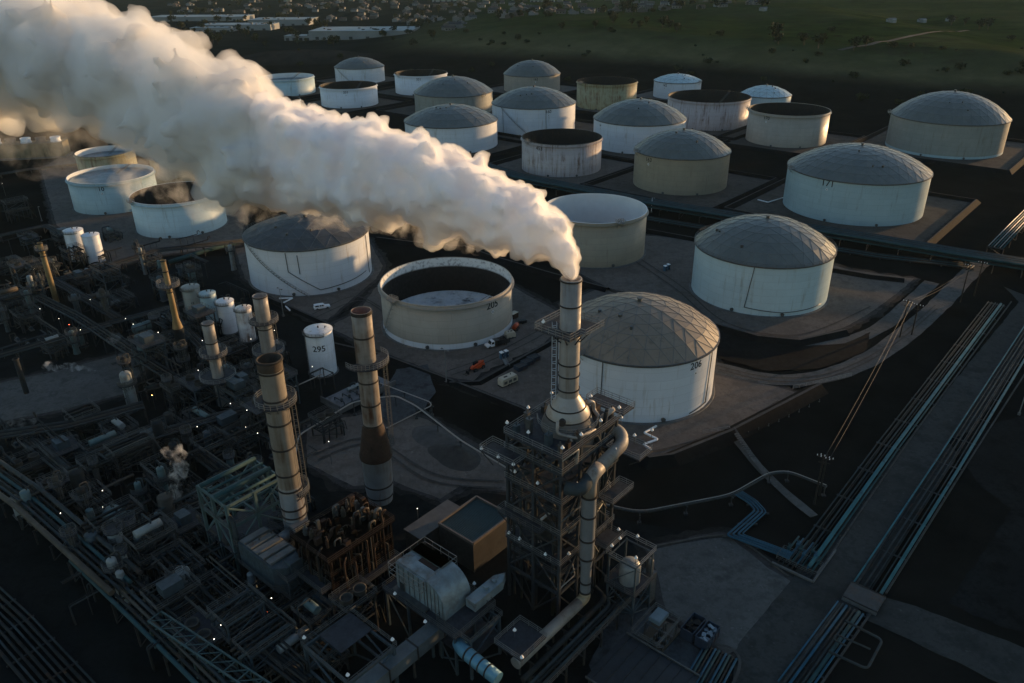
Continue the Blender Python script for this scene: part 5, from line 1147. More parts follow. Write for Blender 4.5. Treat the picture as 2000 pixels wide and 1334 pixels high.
for i, (px, py) in enumerate(PC):
    X, Y = U(px, py); h, r = rg.uniform(6, 13), rg.uniform(.4, .95); k = i % 2; nm = ('with a caged ladder and one ring platform', 'with two ring platforms')[k]
    t = thing('slender_column', 'slender dark process column '+nm+' among the unlit plant frames', 'vessel', (X, Y, 0), A, 'slender columns '+nm)
    MB().lathe([(r*1.25, 0), (r, 1.5), (r, h-r*.5)]+[(r*math.cos(a*P2/10), h-r*.5+r*.7*math.sin(a*P2/10)) for a in range(1, 5)]+[(.02, h+r*.22)], n=18).build('shell', rg.choice((m_palev, m_tealv, m_pipe_dark, m_dull, m_bsteel)), t)
    for z in ((h*.8,) if k == 0 else (h*.55, h*.9)): ring_platform(t, r, r+.95, z, m_drail, n=14)
    mb = MB(); cage_ladder(mb, (0, -r-.25, 0), .5, h*.8, (0, -1)); mb.build('caged_ladder', m_drail, t)
    MB().tube([(0, 0, h), (0, 0, h+.8), (r+.6, 0, h+.8), (r+.6, 0, 1.2), (r+3, 0, 1.2)], .14, 7, round_=.4).build('overhead_pipe', rg.choice((m_pipe_grey, m_dull)), t)
# walled pad and canopy by tank 295
wp = thing('walled_pad', 'pale concrete pad with low wall behind the rusty stack', 'concrete pad', (*U(690, 775), 0), A)
mb = MB(); mb.box((2, 0, .3), (19, 9, .6)); mb.build('slab', M('pale concrete', (.13, .14, .15), .8, var=.25, scale=.3, stain=(.06, .06, .06), stain_amt=.4), wp)
mb = MB(); mb.box((2, -4.5, 1.0), (19, .3, 1.9)); mb.box((-7.4, 0, 1.0), (.3, 9, 1.9)); mb.build('low_wall', m_conc, wp)
for i in range(6):
    mb = MB(); x = -5+i*2.6; mb.tube([(x, -2.6, .7), (x, -2.6, 1.6), (x, 1.5, 1.6), (x, 1.5, .7)], .14, 8, round_=.3); mb.cyl(.35, .6, 1.5, (x+.8, -.5), 10); mb.build('valve_set', m_pipe_grey, wp)
sheet('concrete_apron', [(775, 725), (835, 715), (850, 770), (830, 800), (760, 835), (735, 800)], g_conc)
cn = thing('canopy_stand', 'black pyramid roofed steel stand at the foot of tank 295', 'steel frame', (*U(632, 762), 0), A)
frame(cn, 4.5, 4.5, [5.5], 2, 2, .22, m_dsteel, brace='')
mb = MB()
for x in (-2.2, 2.2):
    for y in (-2.2, 2.2): mb.beam((x, y, 5.5), (0, 0, 7), .16)
mb.build('roof_bar', m_dsteel, cn)
MB().tube([(-9.5, -1, 5.6), (-.3, -1, 5.6)], .16, 8).build('light_bar', m_pipe_l, cn)
mb = MB(); mp = M('dirt pile', (.045, .042, .038), .95, var=.3, scale=.6, bump=.1)
def mound(label, px, Rr, h, mat, sx=1.5):
    X, Y = U(*px); mb = MB(); n = 26; vs = []; rings = 7
    for i in range(rings+1):
        for j in range(n):
            a = 2*P2*j/n; r = Rr*i/rings*(1+.22*mnoise.noise(Vector((math.cos(a)*1.3, math.sin(a)*1.3, X)))); z = h*(1-smooth(0, 1, i/rings))*(1+.2*mnoise.noise(Vector((i*.4, j*.4, 2)))) if i < rings else -.05
            vs.append((r*math.cos(a)*sx, r*math.sin(a), z))
    mb.add(vs, [(i*n+j, (i+1)*n+j, (i+1)*n+(j+1) % n, i*n+(j+1) % n) for i in range(rings) for j in range(n)], 0, True)
    return tag(mb.build('gravel_mound', mat, None, (X, Y, 0), -.7), label, 'mound')
mound('dark grey gravel mound in the yard between the rusty stack and the tower', (890, 890), 5.5, 2.6, mp)
mound('flatter pale spoil mound beside the dark gravel mound', (845, 852), 5, 1.6, M('pale spoil', (.075, .07, .065), .95, var=.3, scale=.5, bump=.1))

# ---------------------------------------------------------------- lamps
def lamp_proto(lit, name, mat):
    t = thing(name, None, 'lamp', (0, 0, -50)); MB().beam((0, 0, 0), (0, 0, 1.5), .07).build('post', m_drail, t)
    if lit: MB().lathe([(.02, 1.52), (.08, 1.57), (.08, 1.67), (.02, 1.72)], n=10).build('bulb', mat, t)
    else:
        MB().lathe([(.32, 1.62), (.26, 1.78), (.12, 1.9), (.12, 2.05), (.02, 2.1)], n=14).build('hood', m_lampshade, t); MB().lathe([(.02, 1.35), (.16, 1.45), (.2, 1.62)], n=12).build('globe', m_lampshade, t)
    return t
pl = lamp_proto(True, 'plant_lamp', m_bulb)
LIT = [(78, 603), (115, 622), (157, 644), (245, 622), (260, 633), (309, 649), (395, 665), (387, 723), (470, 727), (447, 742), (450, 788), (482, 801), (480, 834), (503, 846), (536, 645), (490, 662), (385, 833), (118, 1002), (200, 958), (443, 1012), (530, 1168), (431, 1221), (418, 1248), (176, 585), (66, 525), (4, 358), (200, 990), (815, 993), (610, 716), (642, 862)]
LAB_LIT = 'small lit white lamp glowing on a post in the dark plant'
for i, (x, y) in enumerate(LIT):
    Y = U(x, y)[1]-1; z = 5.0
    X, Y = U(x, y, z+1.65)
    o = pl if i == 0 else dup(pl, (0, 0, 0))
    o.location = (X, Y, z); tag(o, LAB_LIT, 'lamp', 'lit lamps in the dark plant')
    for c in o.children:
        if c.name.startswith('post'): c.scale = (1, 1, 4.4); c.location = (0, 0, -5)
for lab, mat, pts in (('small amber lamp glowing beside the dark plant rack', m_bulb_amber, [(297, 772)]), ('small red lamp glowing between the dog leg rack and the yard', m_bulb_red, [(135, 634)]), ('small red lamp glowing below the grey clad unit', m_bulb_red, [(523, 1195)])):
    for x, y in pts:
        X, Y = U(x, y, 4.6); o = lamp_proto(True, 'plant_lamp', mat); o.location = (X, Y, 3); tag(o, lab, 'lamp')
        for c in o.children:
            if c.name.startswith('post'): c.scale = (1, 1, 3); c.location = (0, 0, -3)
fl = lamp_proto(False, 'flood_lamp', None); first = True
def tower_lamps(pts, z, frame_o, label, group):
    global first
    for lx, ly in pts:
        p = Vector((lx, ly)); c, s = math.cos(A), math.sin(A)
        X = frame_o[0]+p.x*c-p.y*s; Y = frame_o[1]+p.x*s+p.y*c
        o = fl if first else dup(fl, (0, 0, 0)); first = False
        o.location = (X, Y, z); tag(o, label, 'lamp', group)
TC = (TX, TY)
tower_lamps([(-8, 1), (-8, -6), (-3, -6), (2.5, -6), (8, -6), (8, 0), (8, 5.6), (-8, 5.6), (-2, 6), (4.5, 6)], 36.6, TC, 'white hooded lamp on the railing of the upper tower deck', 'white lamps on the upper tower deck')
tower_lamps([(-11, 1.7), (-11, 5), (-11, 8.8), (12.4, -10.2), (12.4, -3.8), (9, -8.8), (3.2, -8.8)], 31.6, TC, 'white hooded lamp on a side balcony of the tower', 'white lamps on the tower balconies')
tower_lamps([(-8, -1), (-8, 4), (-4, -6.2), (3, -6.2), (7.5, -6.2)], 27.4, TC, 'white hooded lamp on the middle tower deck', 'white lamps on the middle tower deck')
tower_lamps([(-8.2, -3), (-8, 3), (-5.5, -6), (-8, 5.5), (5.4, -9)], 13.4, TC, 'white hooded lamp low inside the tower frame', 'white lamps low on the tower')
tower_lamps([(-3.6, 2.6)], zp-.1, (9.3, 113.2), 'white hooded lamp on the topmost platform round the steaming stack', None)
tower_lamps([(-2.5, 2.5), (0, 2.5), (2.5, .4), (-2.4, -2.4)], 13.6, (20.6, 107.2), 'white hooded lamp on the cage above the grey vessel', 'white lamps on the vessel cage')
tower_lamps([(-5.5, 4.3), (1.5, -4.4), (-6.5, -4.2), (5, -4.4)], 8.8, (-13.6, 102.3), 'white hooded lamp on the boiler house platform rail', 'white lamps on the boiler house')
tower_lamps([(-4.5, -5.6), (4.4, -5.6), (-4.4, 5.4)], 9.7, (-26.5, 90.5), 'white hooded lamp on the steel frame before the boiler house', 'white lamps on the front steel frame')
tower_lamps([(-23.5, -10.5), (-20, -6)], 7.1, TC, 'white hooded lamp on the low railed platform at the bottom edge', 'white lamps on the low platform')
def light_pole(label, px, h, arms=2, group=None, mat=m_rail):
    X, Y = U(*px); t = thing('light_pole', label, 'light pole', (X, Y, 0), A, group)
    MB().lathe([(.16, 0), (.08, h)], n=8).build('pole', mat, t); MB().box((0, 0, .3), (.7, .7, .6)).build('footing', m_conc, t)
    for k in range(arms):
        s = 1 if k else -1; mb = MB(); mb.beam((0, 0, h-.1), (0, s*.9, h+.1), .07); mb.box((0, s*1.1, h+.05), (.45, .6, .2)); mb.build('lamp_head', m_rail, t)
    return t
light_pole('thin pale light pole in front of the beige tank 205', (872, 748), 10.5)
light_pole('thin light pole beside the zigzag pipe of the cone roofed tank', (554, 618), 10)
light_pole('dark light pole near the white open tanks under the steam', (275, 520), 8, 1, mat=m_dsteel)
light_pole('light pole on the gravel left of the grey white tank 10', (82, 432), 7, 1)
light_pole('light pole at the far bottom corner near the lower pipe bundle', (1990, 810), 9, 1)
light_pole('white slim vent mast beside the tan open tank rim', (1272, 415), 7, 1, mat=m_white_eq)
# power line
PP = [(1590, 985, 13), (1600, 968, 11), (1757, 660, 13), (1780, 655, 11), (1875, 590, 14), (1902, 578, 13)]
tops = []
for i, (x, y, h) in enumerate(PP):
    X, Y = U(x, y); lab = ['dark wooden power pole nearest the valve manifold', 'shorter dark pole with insulators just behind the nearest power pole', 'dark wooden power pole above the curve of the haul road', 'thinner power pole beside the one above the haul road', 'tall dark power pole at the end of the haul road', 'dark power pole leaning by the far end of the haul road'][i]
    t = thing('power_pole', lab, 'power pole', (X, Y, 0), A); MB().lathe([(.24, 0), (.15, h)], n=8).build('pole', M('creosoted wood', (.014, .012, .010), .9, var=.4, scale=1.5), t)
    mb = MB(); mb.beam((0, -1.4, h-.8), (0, 1.4, h-.8), .16, .2); mb.beam((0, -.9, h-2.2), (0, .9, h-2.2), .14, .18); mb.build('crossarm', M('creosoted wood', (0, 0, 0)), t)
    mb = MB()
    for y in (-1.3, -.5, .5, 1.3): mb.cyl(.09, h-.7, h-.4, (0, y), 8)
    mb.build('insulator', m_white_eq, t); tops.append((X, Y, h))
for j, (a, b) in enumerate(((0, 2), (2, 4))):
    for k in (-1.3, -.3):
        pa = Vector((tops[a][0]-math.sin(A)*k, tops[a][1]+math.cos(A)*k, tops[a][2]-.4)); pb = Vector((tops[b][0]-math.sin(A)*k, tops[b][1]+math.cos(A)*k, tops[b][2]-.4)); pts = []
        for i in range(15):
            f = i/14; p = pa.lerp(pb, f); p.z -= 4*f*(1-f)*1.6; pts.append(p-pa)
        o = MB().tube(pts, .04, 5).build('power_line', m_dsteel, None, pa); tag(o, ['dark power wire sagging between the manifold pole and the haul road pole', 'dark power wire sagging from the haul road pole to the tall end pole'][j], 'wire', ['power wires on the near span', 'power wires on the far span'][j])

# walkways and handrails on the banks
for lab, px in (('sloping handrail along the grass bank under the haul road', [(1548, 762), (1662, 737)]), ('short handrail on the corner of the brown domed tank pad', [(1372, 850), (1424, 842), (1426, 852)])):
    P_ = [Vector((*U(*p), .3)) for p in px]; b0 = P_[0].copy(); o = MB().rail([p-b0 for p in P_], False, 1.1, 2.2, .09).build('handrail', m_rail, None, b0); tag(o, lab, 'handrail')
st = thing('bank_stair', 'narrow concrete stair with handrail running down the dark bank', 'stair', (*U(1432, 848), 0), 0)
W = [Vector((*U(*p), 0)) for p in [(1432, 848), (1470, 900), (1500, 935)]]; mb = MB(); n = 26
for i in range(n):
    f = i/n; p = (W[0].lerp(W[1], f*2) if f < .5 else W[1].lerp(W[2], f*2-1))-W[0]; mb.box((p.x, p.y, .45+.03*(n-i)), (1.2, .55, .2), math.atan2(W[1].y-W[0].y, W[1].x-W[0].x)+P2/2)
mb.build('tread_pattern', m_conc, st); MB().rail([(0, 0, 1.2), tuple(W[1]-W[0]+Vector((0, 0, .8))), tuple(W[2]-W[0]+Vector((0, 0, .5)))], False, 1, 2.4, .07).build('railing', m_drail, st)

mk = thing('marker_post', None, 'post', (0, 0, -50)); MB().cyl(.09, 0, .8, n=8).build('stake', m_steel, mk); MB().cyl(.2, .0, .15, n=8).build('foot', m_conc, mk)
for i in range(11):
    f = i/10; px, py = 1402+198*f, 868-84*f+6*math.sin(f*3); o = mk if i == 0 else dup(mk, (0, 0, 0)); o.location = (*U(px, py), 0); tag(o, 'small grey marker stake in the row along the dark bank by the brown domed tank', 'post', 'marker stakes along the dark bank')

# ---------------------------------------------------------------- vehicles and site equipment
def wheel(t, x, y, r=.4, w=.3):
    o = MB().tube([(x, y-w/2, r), (x, y+w/2, r)], r, 16).build('wheel', m_rubber, t); MB().tube([(x, y-w/2-.01, r), (x, y+w/2+.01, r)], r*.55, 12).build('rim', m_steel, o)
def extr(mb, prof, y0, y1, mi=0):
    n = len(prof); mb.add([(x, y0, z) for x, z in prof]+[(x, y1, z) for x, z in prof], [list(range(n)), list(range(2*n-1, n-1, -1))]+[(i, i+n, (i+1) % n+n, (i+1) % n) for i in range(n)], mi); return mb
X, Y = U(629, 603); pk = thing('pickup_truck', 'white pickup with camper shell parked on the pad before the cone roofed tank', 'pickup truck', (X, Y, 0), R(22))
extr(MB(), [(-2.7, .5), (2.6, .5), (2.75, .75), (2.7, 1.02), (1.2, 1.12), (-2.7, 1.1)], -.95, .95).build('body', m_white_eq, pk)
extr(MB(), [(-2.6, 1.1), (1.25, 1.12), (.55, 1.82), (-.9, 1.88), (-2.55, 1.85)], -.82, .82).build('cab', m_white_eq, pk)
mb = MB(); extr(mb, [(.62, 1.2), (1.16, 1.16), (.56, 1.76), (.5, 1.76)], -.75, .75); mb.build('windscreen', m_glass, pk)
for y in (-.835, .835):
    for x0, x1 in ((-2.3, -1.0), (-.8, -.1), (0, .6)): MB().add([(x0, y, 1.25), (x1, y, 1.25), (x1-.08, y*.99, 1.72), (x0+.06, y*.99, 1.72)], [(0, 1, 2, 3)]).build('side_window', m_glass, pk)
for x in (-1.7, 1.75):
    for y in (-.85, .85): wheel(pk, x, y)
X, Y = U(968, 676); ft = thing('flatbed_truck', 'white cab truck with black stake bed parked under the beige tank 205', 'truck', (X, Y, 0), R(208))
extr(MB(), [(.7, .6), (3.3, .6), (3.35, 1.2), (2.2, 1.35), (1.7, 2.25), (.75, 2.3)], -1, 1).build('cab', m_white_eq, ft)
extr(MB(), [(1.78, 1.45), (2.24, 1.38), (1.76, 2.2)], -.9, .9).build('windscreen', m_glass, ft)
for y in (-1.01, 1.01): MB().add([(.95, y, 1.4), (1.9, y, 1.4), (1.65, y, 2.1), (.95, y, 2.1)], [(0, 1, 2, 3)]).build('side_window', m_glass, ft)
mb = MB(); mb.box((-1.9, 0, .95), (5, 2.3, .3))
for y in (-1.1, 1.1):
    for k in range(3): mb.box((-1.9, y, 1.4+k*.35), (5, .08, .18))
    for k in range(6): mb.box((-4.3+k*.96, y, 1.6), (.1, .12, 1.2))
mb.build('stake_bed', m_text, ft); MB().box((-.2, 0, 1.7), (1.3, 2.0, 1.2)).build('tool_box', m_steel, ft)
for x in (-3, 2.4):
    for y in (-.95, .95): wheel(ft, x, y, .48)
def genset(label, px, l, w, h, yaw, mat):
    X, Y = U(*px); t = thing('generator', label, 'generator', (X, Y, 0), yaw)
    extr(MB(), [(-l/2, .5), (l/2, .5), (l/2, h*.8), (l/2-.35, h+.3), (-l/2+.35, h+.3), (-l/2, h*.85)], -w/2, w/2).build('enclosure', mat, t)
    mb = MB(); mb.box((0, 0, .35), (l+.3, w*.9, .3)); mb.build('chassis', m_text, t)
    mb = MB(); mb.cyl(.12, h+.25, h+.7, (l*.2, .2), 8); mb.box((-l*.15, 0, h+.36), (l*.2, .5, .12)); mb.build('exhaust', m_text, t)
    for x in (-.5, .5): wheel(t, x, -w/2, .34, .22); wheel(t, x, w/2, .34, .22)
    for k in range(3): MB().box((-l*.3+k*l*.3, -w/2-.02, h*.6), (l*.2, .04, h*.35)).build('louvre', m_steel, t)
genset('long khaki generator trailer on the lower pad beside the dark bins', (992, 750), 5.6, 2.2, 2.3, A-R(8), m_khaki)
genset('short khaki compressor on wheels behind the stake bed truck', (996, 660), 3.2, 2.0, 2.0, R(205), m_khaki)
X, Y = U(1007, 645); mx_ = thing('mixer_plant', 'rust orange machine tucked against the white foot of tank 205', 'machine', (X, Y, 0), R(60))
mb = MB(); mb.tube([(-1.2, 0, 1.3), (1.0, 0, 1.8)], .75, 14); mb.build('drum', m_orange, mx_); mb = MB(); mb.box((0, 0, .5), (3, 1.5, .5)); mb.build('chassis', m_rusty, mx_)
for y in (-.8, .8): wheel(mx_, 0, y, .38)
X, Y = U(1003, 622); bx_ = thing('tool_container', 'pale lidded site box at the back of the machines by tank 205', 'container', (X, Y, 0), R(50)); MB().box((0, 0, 1.0), (3, 1.8, 2.0)).build('body', m_rusty, bx_); MB().box((0, 0, 2.06), (3.1, 1.9, .12)).build('lid', m_khaki, bx_)
X, Y = U(1020, 632); bx_ = thing('dark_trailer', 'small black trailer parked on the pad right of tank 205', 'trailer', (X, Y, 0), R(20)); MB().box((0, 0, .9), (2.6, 1.5, .9)).build('body', m_text, bx_); MB().beam((1.3, 0, .6), (2.6, 0, .5), .1).build('drawbar', m_steel, bx_)
for y in (-.8, .8): wheel(bx_, 0, y, .35, .2)
# telehandler
X, Y = U(931, 722); th = thing('telehandler', 'orange red telehandler with lowered boom on the pad below tank 205', 'telehandler', (X, Y, 0), R(224))
extr(MB(), [(-2.4, .7), (1.6, .7), (1.6, 1.2), (.4, 1.5), (-2.5, 1.6)], -.9, .9).build('chassis', m_orange, th)
MB().beam((-2.4, .35, 2.2), (2.6, .35, 1.3), .5, .55).build('boom', m_orange, th); MB().beam((2.4, .35, 1.35), (3.7, .35, .75), .35, .4).build('boom_nose', m_text, th)
extr(MB(), [(-.9, 1.4), (.7, 1.4), (.5, 2.4), (-.8, 2.45)], -.95, -.1).build('cab', m_glass, th); MB().box((-1.7, -.5, 1.75), (1.4, .7, .6)).build('engine_cover', m_orange, th)
mb = MB(); mb.box((3.8, .35, .7), (.15, 1.4, .9))
for y in (-.1, .8): mb.box((4.5, y, .28), (1.3, .14, .08))
mb.build('fork', m_text, th)
for x in (-1.7, 1.3):
    for y in (-.95, .95): wheel(th, x, y, .62, .42)
# portable toilets
lo = thing('portable_toilet', None, 'portable toilet', (0, 0, 0), R(35))
MB().box((0, 0, 1.1), (1.1, 1.1, 2.1)).build('cabin', m_loo, lo); extr(MB(), [(-.6, 2.15), (.6, 2.15), (.45, 2.38), (-.45, 2.38)], -.6, .6).build('roof', m_white_eq, lo); MB().box((0, -.56, 1.1), (.75, .04, 1.8)).build('door', m_navy, lo)
MB().box((.28, -.6, 1.2), (.08, .05, .2)).build('handle', m_white_eq, lo)
for i, (px, lab) in enumerate((((980, 701), 'blue portable toilet with white roof nearer the telehandler'), ((989, 698), 'blue portable toilet with white roof nearer the dark bins'), ((1299, 530), 'blue portable toilet on the pad right of the tan open tank, nearer the tank'), ((1305, 527), 'outer of two blue portable toilets right of the tan open tank'))):
    o = lo if i == 0 else dup(lo, (0, 0, 0)); o.location = (*U(*px), 0); o['label'] = lab
bn = thing('roll_off_bin', None, 'skip', (0, 0, 0), A-R(10))
mb = MB(); mb.box((0, 0, .35), (3.4, 2.2, .15))
for x in (-1.7, 1.7): mb.box((x, 0, 1.0), (.1, 2.2, 1.3))
for y in (-1.1, 1.1):
    mb.box((0, y, 1.0), (3.4, .1, 1.3))
    for x in (-1.2, -.4, .4, 1.2): mb.box((x, y*1.06, 1.0), (.12, .1, 1.3))
mb.build('body', m_navy, bn); MB().box((0, 0, 1.45), (3.3, 2.1, .1)).build('tarp', m_text, bn)
for i, (px, lab) in enumerate((((1017, 722), 'dark blue covered bin nearest the khaki generator'), ((1030, 713), 'middle dark blue covered bin of the three in line'), ((1042, 705), 'dark blue covered bin nearest the steaming stack'))):
    o = bn if i == 0 else dup(bn, (0, 0, 0)); o.location = (*U(*px), 0); o['label'] = lab
def gangplank(label, px0, px1):
    a = Vector((*U(*px0), 1.1)); b = Vector((*U(*px1), .2)); t = thing('gangway', label, 'gangway', tuple(a)); d = b-a
    mb = MB(); mb.beam((0, 0, 0), d, .9, .1); mb.build('deck', m_rail, t); s = Vector((-d.y, d.x, 0)).normalized()*.45
    for k in (-1, 1): MB().rail([s*k, d+s*k], False, .9, 1, .06, (1, .5)).build('railing', m_rail, t)
gangplank('small pale gangway over the kerb below the portable toilets', (984, 708), (993, 720))
# cooling tower and the shed row at the far left
ct = thing('cooling_tower', 'long ochre lit cooling tower with fan stacks at the edge of the steam', 'cooling tower', (*U(45, 308), 0), R(10))
MB().box((0, 0, 5), (52, 11, 8)).build('body', M('weathered timber cladding', (.15, .13, .08), .8, var=.3, scale=.3, stain=(.06, .05, .03), stain_amt=.4, streak=True), ct); MB().box((0, 0, .5), (54, 13, 1)).build('basin', m_conc, ct)
for i in range(6):
    mb = MB(); mb.lathe([(3.2, 9), (2.7, 10.2), (3.0, 11.8), (2.8, 11.8), (2.5, 10.2), (.02, 10.1)], (-21+i*8.4, 0), 22); mb.build('fan_stack', m_white_eq if i % 2 else m_steel, ct)
MB().rail([(-26, -5.5, 9), (26, -5.5, 9), (26, 5.5, 9), (-26, 5.5, 9)], True, 1.1, 3, .09).build('railing', m_drail, ct)

# ---------------------------------------------------------------- town, warehouses, trees
def ground_at(x, y, lift=0): # follow the view line to the terrain
    d = ray(x, y); t = 300.0
    while t < 9000:
        X, Y, Z = d[0]*t, d[1]*t, CAM_H+d[2]*t
        if Z <= hgt(X, Y): return X, Y, hgt(X, Y)
        t += 4
    return None
m_wroof = M('pale warehouse roof', (.22, .26, .27), .6, var=.2, scale=.02, stain=(.12, .14, .15), stain_amt=.4, stain_scale=.03)
m_wwall = M('warehouse wall', (.20, .21, .21), .7, var=.15, scale=.05)
WH = [((395, 40), 190, 60, 8, 'long pale warehouse furthest back in the row behind the steam crest'), ((470, 58), 120, 45, 9, 'pale warehouse with bright roof edge nearest the bare mound'), ((555, 48), 110, 60, 10, 'pale warehouse beside the road, right end of the back row'), ((420, 62), 70, 30, 7, 'small warehouse in front of the back row by the steam'), ((715, 72), 150, 75, 11, 'large pale flat roofed warehouse standing alone beyond the domed tanks'), ((600, 78), 60, 25, 6, 'small low warehouse left of the lone large one'), ((880, 2), 90, 50, 8, 'distant pale warehouse at the top edge of the town'), ((1060, 3), 60, 40, 8, 'distant grey warehouse among the houses at the top edge')]
for (px, py), l, w, h, lab in WH:
    g = ground_at(px, py)
    if not g: continue
    X, Y, Z = g; t = thing('warehouse', lab, 'warehouse', (X, Y, Z-1), R(-4)); 
    MB().box((0, 0, h/2+.5), (l, w, h+1)).build('wall', m_wwall, t); mb = MB(); mb.box((0, 0, h+1.15), (l+1, w+1, .4)); mb.build('roof', m_wroof, t)
    r_ = random.Random(int(px))
    for k in range(9):
        MB().box((r_.uniform(-l*.45, l*.45), r_.uniform(-w*.4, w*.4), h+1.9), (r_.uniform(2, 5), r_.uniform(2, 4), 1.4)).build('roof_unit', m_steel, t)
    for k in range(6): MB().box((-l*.42+k*l*.165, -w/2-.05, 2.4), (5, .2, 4)).build('dock_door', m_dsteel, t)
hs = []
for i, (rc, wc) in enumerate((((.05, .042, .038), (.20, .19, .17)), ((.035, .037, .04), (.26, .26, .25)), ((.07, .045, .032), (.17, .15, .13)), ((.045, .047, .046), (.32, .33, .33)))):
    mb = MB(); l, w, h = 13, 9, 4.2
    extr(mb, [(-w/2, 0), (w/2, 0), (w/2, h), (0, h+2.4), (-w/2, h)], -l/2, l/2, 0)
    for s in (-1, 1): mb.add([(s*(w/2+.5), -l/2-.4, h-.2), (0, -l/2-.4, h+2.5), (0, l/2+.4, h+2.5), (s*(w/2+.5), l/2+.4, h-.2)], [(0, 1, 2, 3)], 1)
    mb.box((w/2+2, 1.5, 1.7), (5, 6, 3.4)); mb.box((w/2+2, 1.5, 3.5), (5.6, 6.6, .25), 0, 1)
    for y in (-4, 0, 4): mb.box((-w/2-.03, y, 2), (.06, 1.6, 1.3), 0, 2)
    mb.box((1.5, 2, h+2), (.8, .8, 2))
    o = mb.build('house', [M(f'house wall {i}', tuple(q*.62 for q in wc), .8, var=.15), M(f'house roof {i}', rc, .85, var=.25), m_glass], None, (0, 0, -100)); hs.append(o)
rg = random.Random(21); cnt = 0; HL = ['tan walled house in the distant town', 'pale house with grey roof in the distant town', 'brown walled house in the distant town', 'white walled house in the distant town']
used = [False]*4
tries = 0
while cnt < 295 and tries < 3000:
    tries += 1
    px = rg.uniform(330, 1500); py = rg.uniform(-14, 62)
    if px > 900 and py > 40-(px-900)*.045: continue
    if px < 640 and 28 < py < 70: continue
    if 610 < px < 830 and 48 < py: continue
    g = ground_at(px, py)
    if not g: continue
    X, Y, Z = g; i = rg.randrange(4)
    o = hs[i] if not used[i] else hs[i].copy()
    if used[i]: COL.objects.link(o)
    used[i] = True; o.location = (X, Y, Z-.6); o.rotation_euler = (0, 0, R(rg.choice((-4, 86))+rg.uniform(-9, 9))); s = rg.uniform(.8, 1.3); o.scale = (s, s, s); tag(o, HL[i], 'house', HL[i].replace('house', 'houses')); cnt += 1
# trees
def leaf_tree(name, h, w, mat, seed, flat=.8, trunk=True):
    r_ = random.Random(seed); mb = MB()
    if trunk: mb.lathe([(h*.035, -.8), (h*.02, h*.5)], n=6, mi=1)
    lobes = [(r_.uniform(-.5, .5)*w*.55, r_.uniform(-.5, .5)*w*.55, h*r_.uniform(.42, .82), w*r_.uniform(.20, .34)) for _ in range(8)]
    for k in range(5):
        lx, ly, lz, lr = lobes[k]
        if trunk: mb.beam((0, 0, h*.3), (lx, ly, lz), h*.02, None, 1)
    for k in range(230):
        lx, ly, lz, lr = r_.choice(lobes); d = Vector((r_.gauss(0, 1), r_.gauss(0, 1), r_.gauss(0, 1))).normalized()*lr*r_.uniform(.55, 1.1); c = Vector((lx, ly, lz))+Vector((d.x, d.y, d.z*flat))
        s = w*r_.uniform(.05, .10); a = Vector((r_.gauss(0, 1), r_.gauss(0, 1), r_.gauss(0, 1))).normalized(); b = a.orthogonal().normalized(); e = a.cross(b)
        mb.add([c+b*s, c+e*s*.8, c-b*s, c-e*s*.8], [(0, 1, 2, 3)])
    o = mb.build(name, [mat, M('bark', (.03, .024, .018), .9, var=.3)], None, (0, 0, -100)); return o
m_leaf = M('dark foliage', (.026, .032, .014), .8, var=.5, scale=.5, spec=.1); m_leaf2 = M('olive foliage', (.032, .036, .018), .8, var=.5, scale=.5, spec=.1)
tr = [leaf_tree('tree', 11, 10, m_leaf, 1), leaf_tree('tree', 9, 11, m_leaf2, 2, .7), leaf_tree('shrub', 3.6, 6.5, m_leaf, 3, .6, False)]
TL = [('dark round tree between the distant houses', 'tree', 'trees between the distant houses'), ('olive spreading tree between the distant houses', 'tree', 'olive trees between the distant houses'), ('dark shrub on the slope behind the tank farm', 'shrub', 'shrubs on the slope behind the tank farm')]
usd = [False]*3
def plant(i, px, py, s, lab=None):
    g = ground_at(px, py)
    if not g: return
    if g[1] < footY(g[0])+8 and i == 2: return
    o = tr[i] if not usd[i] else tr[i].copy()
    if usd[i]: COL.objects.link(o)
    usd[i] = True; o.location = (g[0], g[1], g[2]-.3); o.rotation_euler = (0, 0, rg.uniform(0, 6)); o.scale = (s, s, s*rg.uniform(.85, 1.2)); l = lab or TL[i]; tag(o, l[0], l[1], l[2])
for k in range(300):
    px = rg.uniform(320, 1500); py = rg.uniform(-12, 95)
    if px > 850 and py > 52-(px-850)*.05: continue
    plant(rg.randrange(2), px, py, rg.uniform(.6, 1.5))
for k in range(170):
    px = rg.uniform(560, 2010); py = rg.uniform(60, 230)
    if px < 850 and py < 85: continue
    n = fbm(px, py, .012, 3)
    if n < -.08 and rg.random() < .8: continue
    plant(2, px, py, rg.uniform(.35, 1.5))
RDG = ('large dark tree clump standing on the green hilltop', 'tree', 'tree clumps on the green hilltop')
for px, py in [(1190, 48), (1205, 46), (1228, 50), (1250, 58), (1262, 48), (1290, 56), (1310, 60), (1325, 66), (1520, 85), (1530, 90), (1590, 95), (1670, 98), (1690, 95), (1860, 52), (1880, 50), (1900, 56), (1930, 60), (1570, 92), (1160, 55), (1100, 62)]:
    for k in range(1): plant(0, px+rg.uniform(-12, 12), py+rg.uniform(-3, 3), rg.uniform(.8, 1.5), RDG)
